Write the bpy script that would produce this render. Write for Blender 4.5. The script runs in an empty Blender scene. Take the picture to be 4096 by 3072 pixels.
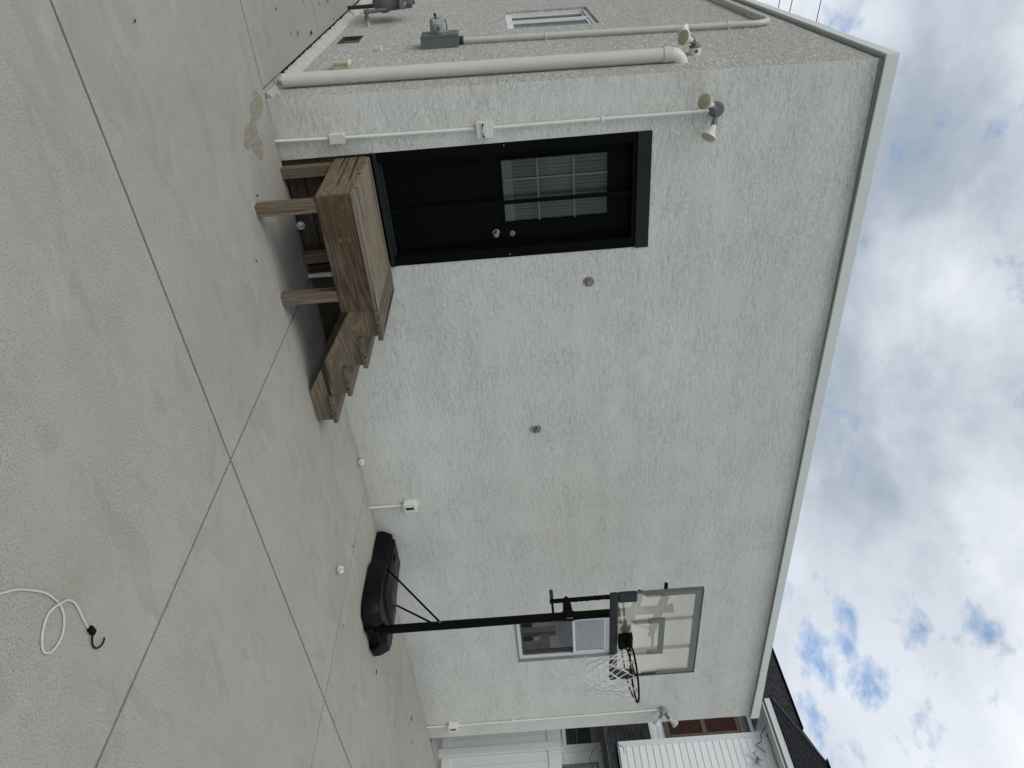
import bpy, bmesh, math, random
from mathutils import Vector, Matrix
R = math.radians
random.seed(7)
scene = bpy.context.scene
col = scene.collection

# ------------------------------------------------------------------ camera, world, sun, exposure
H, PT, RL = 0.96200818, -0.01297688, -0.07807648
F = Vector((math.cos(H) * math.cos(PT), math.sin(H) * math.cos(PT), math.sin(PT)))
Rt = Vector((math.sin(H), -math.cos(H), 0)); Up = Rt.cross(F)
c_, s_ = math.cos(RL), math.sin(RL)
Rr = Rt * c_ + Up * s_; Ur = -Rt * s_ + Up * c_
cam_d = bpy.data.cameras.new('camera'); cam = bpy.data.objects.new('camera', cam_d); col.objects.link(cam)
m = Matrix.Identity(4)
for i, v in enumerate((Ur, -Rr, -F)):          # the photograph was taken with the phone held sideways
    for j in range(3): m[j][i] = v[j]
m[0][3], m[1][3], m[2][3] = -1.22898, -5.86714, 1.8
cam.matrix_world = m
cam_d.sensor_width = 36; cam_d.lens = 36 * 2861.6 / 4096
cam_d.clip_end = 2000; cam_d.clip_start = 0.05
scene.camera = cam
scene.view_settings.view_transform = 'Standard'; scene.view_settings.look = 'None'
scene.view_settings.gamma = 1; scene.view_settings.exposure = 0.19
scene.view_settings.use_curve_mapping = False
SUN_EL, SUN_AZ = R(50), Vector((-0.93, -0.36, 0)).normalized()     # sun behind the clouds, over the left side

world = bpy.data.worlds.new('World'); scene.world = world; world.use_nodes = True
wt = world.node_tree; wt.nodes.clear()
def N(t, kind, **kw):
    n = t.nodes.new(kind)
    for k, v in kw.items():
        if k.startswith('_'):
            setattr(n, k[1:], v)
        else:
            n.inputs[k.replace('__', ' ')].default_value = v
    return n
def ramp(t, src, stops, interp='LINEAR'):
    n = t.nodes.new('ShaderNodeValToRGB'); n.color_ramp.interpolation = interp
    e = n.color_ramp.elements
    while len(e) < len(stops): e.new(0.5)
    for i, (p, c) in enumerate(stops):
        e[i].position = p
        e[i].color = (c, c, c, 1) if isinstance(c, (int, float)) else (*c, 1)
    t.links.new(src, n.inputs[0]); return n.outputs[0]
def math_(t, op, a, b=None, c=None, clamp=False):
    n = t.nodes.new('ShaderNodeMath'); n.operation = op; n.use_clamp = clamp
    for i, v in enumerate((a, b, c)):
        if v is None: continue
        if isinstance(v, (int, float)): n.inputs[i].default_value = v
        else: t.links.new(v, n.inputs[i])
    return n.outputs[0]
def mixc(t, f, a, b, mode='MIX'):
    n = t.nodes.new('ShaderNodeMix'); n.data_type = 'RGBA'; n.blend_type = mode
    for i, v in ((0, f), (6, a), (7, b)):
        if isinstance(v, (int, float)): n.inputs[i].default_value = v
        elif isinstance(v, tuple): n.inputs[i].default_value = (*v, 1) if len(v) == 3 else v
        else: t.links.new(v, n.inputs[i])
    return n.outputs[2]
def noise(t, vec, scale, detail=2.0, rough=0.5, dist=0.0, out=0):
    n = N(t, 'ShaderNodeTexNoise', Scale=scale, Detail=detail, Roughness=rough, Distortion=dist)
    if vec is not None: t.links.new(vec, n.inputs['Vector'])
    return n.outputs[out]
def mapping(t, vec, scale=(1, 1, 1), loc=(0, 0, 0), rot=(0, 0, 0)):
    n = t.nodes.new('ShaderNodeMapping')
    n.inputs['Scale'].default_value = scale; n.inputs['Location'].default_value = loc; n.inputs['Rotation'].default_value = rot
    t.links.new(vec, n.inputs['Vector']); return n.outputs[0]

sky = N(wt, 'ShaderNodeTexSky', _sky_type='NISHITA', _sun_disc=False, _sun_elevation=SUN_EL,
        _sun_rotation=math.atan2(SUN_AZ.x, SUN_AZ.y), _air_density=1.0, _dust_density=0.6)
tc = wt.nodes.new('ShaderNodeTexCoord')
D = tc.outputs['Generated']
sep = wt.nodes.new('ShaderNodeSeparateXYZ'); wt.links.new(D, sep.inputs[0])
# clouds are laid out on a flat layer seen from below
zz = math_(wt, 'ADD', math_(wt, 'MAXIMUM', sep.outputs[2], 0.0), 0.35)
cmb = wt.nodes.new('ShaderNodeCombineXYZ')
wt.links.new(math_(wt, 'DIVIDE', sep.outputs[0], zz), cmb.inputs[0])
wt.links.new(math_(wt, 'DIVIDE', sep.outputs[1], zz), cmb.inputs[1])
CP = cmb.outputs[0]
big = noise(wt, mapping(wt, CP, loc=(16.1, -18.8, -4.7)), 1.15, 5, 0.46, 0.2)
med = noise(wt, mapping(wt, CP, loc=(1.7, 17.6, -1.2)), 3.1, 8, 0.6, 0.15)
cl = math_(wt, 'ADD', math_(wt, 'MULTIPLY', big, 0.62), math_(wt, 'MULTIPLY', med, 0.38))
ccol = ramp(wt, cl, [(0.39, (3.0, 3.6, 4.45)), (0.465, (4.1, 4.65, 5.4)), (0.53, (6.0, 6.45, 7.1)), (0.62, (8.6, 8.95, 9.4))])
# gaps of blue: scattered openings, most of them low over the far end of the yard
gapn = noise(wt, mapping(wt, CP, loc=(-11.3, -3.1, -4.7)), 9.0, 7, 0.62, 0.15)
def lobe(dx, dy, dz, w):
    n = wt.nodes.new('ShaderNodeVectorMath'); n.operation = 'DISTANCE'
    wt.links.new(D, n.inputs[0]); n.inputs[1].default_value = (dx, dy, dz)
    return math_(wt, 'SUBTRACT', 1.0, math_(wt, 'DIVIDE', n.outputs['Value'], w), clamp=True)
lb = math_(wt, 'MAXIMUM', lobe(0.79, 0.49, 0.35, 0.22), lobe(0.155, 0.89, 0.425, 0.07))
lb = math_(wt, 'MAXIMUM', lb, math_(wt, 'MULTIPLY', lobe(-0.5, -0.7, 0.4, 0.5), 0.6))
gap = ramp(wt, math_(wt, 'ADD', gapn, math_(wt, 'MULTIPLY', lb, 0.155)), [(0.61, 0.0), (0.76, 0.85)])
blue = mixc(wt, 1.0, sky.outputs[0], (1.0, 1.18, 1.35), 'MULTIPLY')
white_near = mixc(wt, math_(wt, 'MULTIPLY', lb, 0.75, clamp=True), ccol, (8.0, 8.5, 9.2))
skyc = mixc(wt, gap, white_near, mixc(wt, 0.25, blue, (4.2, 6.0, 8.6)))
bg = wt.nodes.new('ShaderNodeBackground'); bg.inputs['Strength'].default_value = 0.095
wt.links.new(skyc, bg.inputs['Color'])
wo = wt.nodes.new('ShaderNodeOutputWorld'); wt.links.new(bg.outputs[0], wo.inputs['Surface'])

sl = bpy.data.lights.new('sun', 'SUN'); sl.energy = 1.15; sl.angle = R(32); sl.color = (1, 0.93, 0.83)
so = bpy.data.objects.new('sun', sl); col.objects.link(so)
sd = Vector((SUN_AZ.x * math.cos(SUN_EL), SUN_AZ.y * math.cos(SUN_EL), math.sin(SUN_EL)))
so.rotation_euler = sd.to_track_quat('Z', 'Y').to_euler()

# ------------------------------------------------------------------ materials
def newmat(name):
    mt = bpy.data.materials.new(name); mt.use_nodes = True
    t = mt.node_tree; b = t.nodes['Principled BSDF']
    return mt, t, b
def bump(t, b, h, dist=0.002, strength=1.0, prev=None):
    n = t.nodes.new('ShaderNodeBump'); n.inputs['Distance'].default_value = dist; n.inputs['Strength'].default_value = strength
    t.links.new(h, n.inputs['Height'])
    if prev is not None: t.links.new(prev, n.inputs['Normal'])
    t.links.new(n.outputs[0], b.inputs['Normal']); return n.outputs[0]
def simple(name, c, rough=0.5, metal=0.0, var=0.12, scale=8, bmp=0.0, bscale=120, spec=0.5, orand=0.06):
    mt, t, b = newmat(name)
    tcn = t.nodes.new('ShaderNodeTexCoord'); oi = t.nodes.new('ShaderNodeObjectInfo')
    nz = noise(t, tcn.outputs['Object'], scale, 5, 0.6)
    f = math_(t, 'MULTIPLY_ADD', nz, 2 * var, 1 - var)
    f = math_(t, 'MULTIPLY', f, math_(t, 'MULTIPLY_ADD', oi.outputs['Random'], orand, 1 - orand / 2))
    v = t.nodes.new('ShaderNodeVectorMath'); v.operation = 'SCALE'; v.inputs[0].default_value = c
    t.links.new(f, v.inputs['Scale']); t.links.new(v.outputs[0], b.inputs['Base Color'])
    r = ramp(t, nz, [(0.3, max(rough - 0.1, 0.02)), (0.7, min(rough + 0.12, 1))]); t.links.new(r, b.inputs['Roughness'])
    b.inputs['Metallic'].default_value = metal
    b.inputs['Specular IOR Level'].default_value = spec
    if bmp: bump(t, b, noise(t, tcn.outputs['Object'], bscale, 3), bmp)
    return mt
M = {}
def stucco(name, c, side):
    mt, t, b = newmat(name)
    o = t.nodes.new('ShaderNodeTexCoord').outputs['Object']
    if side:
        v1 = mapping(t, o, (16, 13, 30)); ridg = noise(t, v1, 1.0, 4, 0.66, 1.2)
        h1 = ramp(t, ridg, [(0.36, 0.0), (0.47, 0.45), (0.52, 0.9), (0.62, 1.0)])
        v2 = mapping(t, o, (60, 60, 80)); h2 = noise(t, v2, 1.0, 4, 0.65)
        hh = math_(t, 'ADD', math_(t, 'MULTIPLY', h1, 0.7), math_(t, 'MULTIPLY', h2, 0.8)); d = 0.022
        mask = None
    else:
        # trowelled ridges lying along the wall, dying away in smoother patches
        v1 = mapping(t, o, (8, 8, 26)); ridg = noise(t, v1, 1.0, 4.5, 0.66, 0.9)
        h1 = ramp(t, ridg, [(0.40, 0.35), (0.455, 0.0), (0.492, 0.15), (0.508, 1.0), (0.60, 0.55)])
        v3 = mapping(t, o, (26, 26, 80), loc=(4, 2, 1)); r2 = noise(t, v3, 1.0, 3, 0.6, 1.2)
        h3 = ramp(t, r2, [(0.535, 0.0), (0.56, 1.0)])
        mask = ramp(t, noise(t, mapping(t, o, (1.6, 1.6, 2.6)), 1.0, 4, 0.6), [(0.30, 0.35), (0.62, 1.0)])
        hh = math_(t, 'ADD', math_(t, 'MULTIPLY', math_(t, 'ADD', h1, math_(t, 'MULTIPLY', h3, 0.5)), mask),
                   math_(t, 'MULTIPLY', noise(t, o, 90, 3, 0.6), 0.22)); d = 0.0031
    bump(t, b, hh, d)
    # tone: broad patches, faint streaks, grime at the foot
    n1 = noise(t, o, 0.9, 5, 0.6); n2 = noise(t, mapping(t, o, (5, 5, 1.1)), 1.0, 4, 0.6)
    f = math_(t, 'ADD', math_(t, 'MULTIPLY', n1, 0.09), math_(t, 'MULTIPLY', n2, 0.04))
    f = math_(t, 'ADD', f, 0.935)
    if side:
        f = math_(t, 'MULTIPLY', f, math_(t, 'MULTIPLY_ADD', noise(t, o, 38, 3, 0.7), 0.18, 0.91))
    else:
        f = math_(t, 'MULTIPLY', f, math_(t, 'MULTIPLY_ADD', hh, 0.015, 0.99))
    vm = t.nodes.new('ShaderNodeVectorMath'); vm.operation = 'SCALE'; vm.inputs[0].default_value = c
    t.links.new(f, vm.inputs['Scale'])
    s = t.nodes.new('ShaderNodeSeparateXYZ'); t.links.new(o, s.inputs[0])
    band = noise(t, mapping(t, o, (0.25, 0.25, 3.2), loc=(5, 5, 5)), 1.0, 4, 0.6)
    low = ramp(t, math_(t, 'ADD', s.outputs[2], math_(t, 'MULTIPLY', n2, 0.25)), [(0.0, 0.6), (0.14, 0.35), (0.5, 0.0)])
    cc = mixc(t, low, mixc(t, ramp(t, band, [(0.40, 0.16), (0.60, 0.0)]), vm.outputs[0], (0.50, 0.51, 0.46)), (0.36, 0.355, 0.31))
    if side:    # beige run-off stain beside the drain pipe
        st = ramp(t, math_(t, 'ADD', s.outputs[1], math_(t, 'MULTIPLY', n2, 0.2)), [(0.0, 0.25), (0.24, 0.7), (0.42, 0.5), (0.5, 0.0)])
        zt = ramp(t, math_(t, 'MULTIPLY', s.outputs[2], 0.2), [(0.0, 0.6), (0.45, 1.0), (0.64, 1.0), (0.68, 0.0)])
        cc = mixc(t, math_(t, 'MULTIPLY', st, math_(t, 'MULTIPLY', zt, 0.55)), cc, (0.64, 0.625, 0.53))
    else:       # darker greenish-grey band towards the top of the wall
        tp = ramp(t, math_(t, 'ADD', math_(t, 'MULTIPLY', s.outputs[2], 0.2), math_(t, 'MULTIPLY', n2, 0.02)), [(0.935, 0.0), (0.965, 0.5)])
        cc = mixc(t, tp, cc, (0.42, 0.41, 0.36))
    t.links.new(cc, b.inputs['Base Color']); b.inputs['Roughness'].default_value = 0.78
    b.inputs['Specular IOR Level'].default_value = 0.3
    return mt
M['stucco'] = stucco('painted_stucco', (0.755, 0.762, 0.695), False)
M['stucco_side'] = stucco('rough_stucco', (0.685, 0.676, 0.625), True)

def concrete():
    mt, t, b = newmat('broom_concrete')
    o = t.nodes.new('ShaderNodeTexCoord').outputs['Object']
    geo = t.nodes.new('ShaderNodeNewGeometry'); P0 = geo.outputs['Position']
    n1 = noise(t, P0, 0.8, 6, 0.62); n2 = noise(t, P0, 7, 5, 0.65); n3 = noise(t, P0, 110, 4, 0.75)
    f = math_(t, 'ADD', math_(t, 'MULTIPLY', n1, 0.34), math_(t, 'MULTIPLY', n2, 0.20))
    f = math_(t, 'ADD', f, math_(t, 'MULTIPLY', n3, 0.85)); f = math_(t, 'ADD', f, 0.29)
    vm = t.nodes.new('ShaderNodeVectorMath'); vm.operation = 'SCALE'; vm.inputs[0].default_value = (0.368, 0.360, 0.322)
    t.links.new(f, vm.inputs['Scale'])
    # worn pits showing dark grit, stronger in worn patches
    wear = ramp(t, noise(t, mapping(t, P0, loc=(3, 5, 0)), 0.55, 4, 0.6), [(0.36, 0.3), (0.56, 1.0)])
    pit = ramp(t, noise(t, P0, 150, 3, 0.7), [(0.56, 0.0), (0.64, 0.9)])
    cc = mixc(t, math_(t, 'MULTIPLY', pit, wear), vm.outputs[0], (0.115, 0.11, 0.095))
    vor = t.nodes.new('ShaderNodeTexVoronoi'); vor.inputs['Scale'].default_value = 26; t.links.new(P0, vor.inputs['Vector'])
    spk = ramp(t, vor.outputs['Distance'], [(0.05, 1.0), (0.09, 0.0)])
    rnd = ramp(t, noise(t, P0, 9, 1), [(0.58, 0.0), (0.60, 1.0)])
    cc = mixc(t, math_(t, 'MULTIPLY', math_(t, 'MULTIPLY', spk, rnd), 0.7), cc, (0.07, 0.065, 0.055))
    # ochre blotches and grey water marks
    och = ramp(t, noise(t, mapping(t, P0, loc=(9, 1, 4)), 2.1, 5, 0.7), [(0.58, 0.0), (0.74, 0.4)])
    cc = mixc(t, och, cc, (0.31, 0.285, 0.20))
    wat = ramp(t, noise(t, mapping(t, P0, (1, 2.6, 1), rot=(0, 0, 0.6)), 1.3, 5, 0.55, 0.8), [(0.57, 0.0), (0.61, 0.35), (0.75, 0.0)])
    cc = mixc(t, wat, cc, (0.26, 0.258, 0.225))
    pale = ramp(t, noise(t, mapping(t, P0, (1, 3.2, 1), rot=(0, 0, 1.9), loc=(2, 7, 1)), 1.7, 5, 0.6, 0.6), [(0.60, 0.0), (0.68, 0.3)])
    cc = mixc(t, pale, cc, (0.46, 0.45, 0.42))
    t.links.new(cc, b.inputs['Base Color'])
    b.inputs['Roughness'].default_value = 0.88; b.inputs['Specular IOR Level'].default_value = 0.3
    hh = math_(t, 'ADD', math_(t, 'MULTIPLY', n3, 0.6), math_(t, 'MULTIPLY', noise(t, P0, 180, 3, 0.7), 0.5))
    hh = math_(t, 'SUBTRACT', hh, math_(t, 'MULTIPLY', math_(t, 'MULTIPLY', pit, wear), 0.5))
    bump(t, b, hh, 0.0026)
    return mt
M['concrete'] = concrete()

def wood(name, axis, light, dark, warm=0.0, grain=1.0, gmix=0.45):
    mt, t, b = newmat(name)
    o = t.nodes.new('ShaderNodeTexCoord').outputs['Object']; oi = t.nodes.new('ShaderNodeObjectInfo')
    off = t.nodes.new('ShaderNodeVectorMath'); off.operation = 'ADD'
    cx = t.nodes.new('ShaderNodeCombineXYZ')
    for i in range(3): t.links.new(math_(t, 'MULTIPLY', oi.outputs['Random'], 17.0 + 5 * i), cx.inputs[i])
    t.links.new(o, off.inputs[0]); t.links.new(cx.outputs[0], off.inputs[1]); o = off.outputs[0]
    sc = [9.5, 9.5, 9.5]; sc[axis] = 0.9
    a = noise(t, mapping(t, o, tuple(sc)), 1.0, 1.6, 0.4, 0.15)
    ring = math_(t, 'SINE', math_(t, 'MULTIPLY', a, 62.0 * grain))
    sf = [140, 140, 140]; sf[axis] = 5
    fine = noise(t, mapping(t, o, tuple(sf)), 1.0, 3, 0.6)
    g = ramp(t, ring, [(0.0, 0.0), (0.45, 0.45), (0.75, 0.8), (1.0, 1.0)])
    sk = [26, 26, 26]; sk[axis] = 0.7
    crk = ramp(t, noise(t, mapping(t, o, tuple(sk), loc=(3, 3, 3)), 1.0, 2, 0.4), [(0.325, 1.0), (0.36, 0.0)])
    mixf = math_(t, 'ADD', math_(t, 'MULTIPLY', g, gmix), math_(t, 'MULTIPLY', fine, 1 - gmix))
    cc = mixc(t, mixf, dark, light)
    big = noise(t, o, 2.2, 4, 0.6)
    cc = mixc(t, ramp(t, big, [(0.42, 0.0), (0.66, warm)]), cc, (0.135, 0.082, 0.045))
    grey = ramp(t, noise(t, mapping(t, o, loc=(8, 8, 8)), 3.5, 4, 0.6), [(0.48, 0.0), (0.72, 0.4)])
    cc = mixc(t, grey, cc, (0.17, 0.16, 0.135))
    cc = mixc(t, math_(t, 'MULTIPLY', crk, 0.9), cc, (0.018, 0.014, 0.01))
    t.links.new(cc, b.inputs['Base Color']); b.inputs['Roughness'].default_value = 0.85
    b.inputs['Specular IOR Level'].default_value = 0.25
    hh = math_(t, 'SUBTRACT', math_(t, 'ADD', math_(t, 'MULTIPLY', g, 0.5), math_(t, 'MULTIPLY', fine, 0.5)), crk)
    bump(t, b, hh, 0.0022)
    return mt
WD = ((0.25, 0.205, 0.142), (0.098, 0.073, 0.047))
for i, a in enumerate('xyz'):
    M['wood_' + a] = wood('weathered_wood_' + a, i, WD[0], WD[1], 0.35)
M['wood_front'] = wood('brown_weathered_wood', 0, (0.145, 0.100, 0.062), (0.040, 0.026, 0.016), 0.4, 1.1, 0.6)
M['wood_top'] = wood('silvered_deck_wood', 0, (0.285, 0.245, 0.185), (0.145, 0.118, 0.084), 0.15, 0.8)
M['wood_tread'] = wood('grey_tread_wood', 1, (0.17, 0.15, 0.115), (0.08, 0.068, 0.05), 0.1)
M['wood_old'] = wood('dark_old_planks', 0, (0.085, 0.07, 0.05), (0.03, 0.025, 0.018), 0.2)
M['knot'] = simple('wood_knot', (0.16, 0.075, 0.028), 0.7, var=0.5, scale=60)

M['white_paint'] = simple('white_painted_pvc', (0.70, 0.71, 0.66), 0.4, var=0.10, scale=5)
M['cond'] = simple('painted_conduit', (0.74, 0.76, 0.70), 0.4, var=0.08, scale=14)
M['drain'] = simple('warm_white_pvc', (0.61, 0.60, 0.555), 0.42, var=0.08, scale=3)
M['fascia'] = simple('grey_green_coated_metal', (0.74, 0.79, 0.74), 0.45, var=0.06, scale=1.5)
M['roofing'] = simple('roof_membrane', (0.3, 0.3, 0.29), 0.9)
M['black'] = simple('black_door_paint', (0.003, 0.0035, 0.0045), 0.5, var=0.3, scale=4, spec=0.06)
M['transom'] = simple('charcoal_panel', (0.022, 0.024, 0.025), 0.7, spec=0.15)
M['sill'] = simple('grey_threshold_metal', (0.014, 0.018, 0.018), 0.6, spec=0.2)
M['lite'] = simple('muntin_paint', (0.12, 0.14, 0.135), 0.5)
M['vinyl'] = simple('white_vinyl', (0.72, 0.75, 0.75), 0.35, var=0.05)
M['trimgrey'] = simple('grey_reveal', (0.22, 0.24, 0.22), 0.6)
M['steel'] = simple('galvanised_steel', (0.40, 0.42, 0.42), 0.35, 0.8, 0.2, 30)
M['boxgrey'] = simple('grey_enamelled_steel', (0.13, 0.145, 0.145), 0.42, 0.0, 0.12, 12, spec=0.5)
M['gas'] = simple('gas_meter_grey', (0.105, 0.115, 0.112), 0.5, 0.0, 0.2, 14)
M['socket'] = simple('lamp_holder_grey', (0.15, 0.155, 0.15), 0.5, 0.0, 0.15, 30)
M['bulbglass'] = simple('bulb_white_glass', (0.66, 0.66, 0.62), 0.2, var=0.08, scale=20)
M['lens'] = simple('yellowed_bulb_lens', (0.42, 0.39, 0.27), 0.35, var=0.2, scale=40)
M['frost'] = simple('frosted_bulb_glass', (0.52, 0.54, 0.53), 0.3)
M['hblack'] = simple('black_powder_coat', (0.003, 0.0033, 0.0035), 0.5, var=0.3, scale=12, spec=0.08)
M['plastic'] = simple('black_blow_moulded_plastic', (0.0028, 0.0036, 0.0046), 0.42, var=0.25, scale=6, spec=0.13)
M['pad'] = simple('dark_blue_grey_padding', (0.013, 0.017, 0.021), 0.55, var=0.12)
M['print'] = simple('grey_screen_print', (0.165, 0.172, 0.150), 0.4, var=0.12, scale=5)
M['dark'] = simple('dark_gap', (0.012, 0.012, 0.011), 0.9)
M['net'] = simple('white_nylon_cord', (0.66, 0.665, 0.64), 0.8)
M['ball'] = simple('white_plastic_ball', (0.72, 0.74, 0.72), 0.35, var=0.06)
M['cord'] = simple('grey_white_braid', (0.50, 0.51, 0.50), 0.75, var=0.35, scale=160, bmp=0.0008, bscale=500)
M['copper'] = simple('dark_iron_pipe', (0.05, 0.05, 0.048), 0.6, 0.3)
M['beige'] = simple('aged_beige_plastic', (0.50, 0.50, 0.34), 0.4)
M['mortar'] = simple('lumpy_white_mortar', (0.46, 0.455, 0.42), 0.9, var=0.35, scale=30, bmp=0.012, bscale=45)
M['rubble'] = simple('broken_concrete', (0.38, 0.37, 0.34), 0.9, var=0.3, scale=20, bmp=0.006, bscale=40)
M['curtain'] = simple('grey_curtain', (0.36, 0.37, 0.36), 0.9, var=0.15, scale=3)
M['curtain_pale'] = simple('pale_curtain', (0.72, 0.75, 0.80), 0.9, var=0.12, scale=3)
M['curtain_mid'] = simple('mid_grey_curtain', (0.52, 0.52, 0.51), 0.9, var=0.15, scale=3)
mt_, t_s, b_s = newmat('tan_paint_stain')
P_s = t_s.nodes.new('ShaderNodeNewGeometry').outputs['Position']
st_n = noise(t_s, mapping(t_s, P_s, (34, 9, 1)), 1.0, 5, 0.65)
t_s.links.new(mixc(t_s, ramp(t_s, st_n, [(0.48, 0.0), (0.68, 0.9)]), (0.245, 0.224, 0.168), (0.36, 0.345, 0.30)), b_s.inputs['Base Color'])
b_s.inputs['Roughness'].default_value = 0.7
M['stain'] = mt_
M['leafm'] = simple('dry_dark_leaf', (0.035, 0.028, 0.018), 0.8, var=0.4, scale=60)
M['shingle'] = simple('charcoal_shingle', (0.030, 0.032, 0.036), 0.9, var=0.45, scale=7, bmp=0.002, bscale=300, orand=0.9, spec=0.15)
M['gutter'] = simple('black_gutter', (0.010, 0.010, 0.010), 0.5)
M['brown'] = simple('brown_shutter_paint', (0.125, 0.055, 0.042), 0.6, var=0.15)
M['brown2'] = simple('faded_brown_shutter_edge', (0.125, 0.085, 0.058), 0.6, var=0.15)
M['green'] = simple('dark_green_slat', (0.020, 0.050, 0.038), 0.5)
M['greytrim'] = simple('aged_olive_trim', (0.24, 0.245, 0.205), 0.7)
M['siding'] = simple('white_vinyl_siding', (0.82, 0.84, 0.83), 0.4, var=0.05, scale=3)
M['soil'] = simple('dark_subgrade', (0.04, 0.038, 0.033), 0.95, var=0.4)
M['inside'] = simple('dark_interior', (0.02, 0.022, 0.025), 0.9)
M['silver'] = simple('satin_nickel', (0.30, 0.31, 0.31), 0.28, 1.0)
M['sticker'] = simple('grey_sticker', (0.35, 0.36, 0.36), 0.5, var=0.5, scale=90)
M['ventm'] = simple('weathered_vent_grey', (0.30, 0.295, 0.265), 0.8, var=0.45, scale=60)
M['hole'] = simple('vent_hole_dark', (0.05, 0.047, 0.04), 0.9, var=0.5, scale=80)
M['red'] = simple('red_wire', (0.28, 0.09, 0.08), 0.5)

def glassy(name, tint, refl=1.0, rough=0.02, haze=0.0, hcol=(0.5, 0.5, 0.5)):
    mt = bpy.data.materials.new(name); mt.use_nodes = True; t = mt.node_tree; t.nodes.clear()
    tr = t.nodes.new('ShaderNodeBsdfTransparent'); tr.inputs[0].default_value = (*tint, 1)
    gl = t.nodes.new('ShaderNodeBsdfGlossy'); gl.inputs['Roughness'].default_value = rough; gl.inputs[0].default_value = (0.9, 0.9, 0.9, 1)
    fr = t.nodes.new('ShaderNodeFresnel'); fr.inputs['IOR'].default_value = 1.5
    base = tr.outputs[0]
    if haze:
        df = t.nodes.new('ShaderNodeBsdfDiffuse')
        nz = noise(t, t.nodes.new('ShaderNodeTexCoord').outputs['Object'], 4, 5, 0.6)
        t.links.new(mixc(t, nz, tuple(x * 0.8 for x in hcol), hcol), df.inputs[0])
        mx = t.nodes.new('ShaderNodeMixShader'); mx.inputs[0].default_value = haze
        t.links.new(base, mx.inputs[1]); t.links.new(df.outputs[0], mx.inputs[2]); base = mx.outputs[0]
    m2 = t.nodes.new('ShaderNodeMixShader')
    t.links.new(math_(t, 'MULTIPLY', fr.outputs[0], refl, clamp=True), m2.inputs[0])
    t.links.new(base, m2.inputs[1]); t.links.new(gl.outputs[0], m2.inputs[2])
    ou = t.nodes.new('ShaderNodeOutputMaterial'); t.links.new(m2.outputs[0], ou.inputs[0]); return mt
M['glass'] = glassy('window_glass', (0.85, 0.9, 0.9), 4.5)
M['doorglass'] = glassy('door_glass', (0.68, 0.71, 0.69), 0.5)
M['acrylic'] = glassy('clear_backboard_sheet', (0.95, 0.945, 0.88), 0.5, 0.04, 0.11, (0.93, 0.90, 0.76))
M['meterglass'] = glassy('meter_glass', (0.9, 0.92, 0.92), 1.5, 0.03, 0.12, (0.6, 0.6, 0.6))
M['screen'] = glassy('insect_screen', (0.82, 0.82, 0.82), 0.0, 0.5, 0.05, (0.08, 0.08, 0.08))

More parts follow.
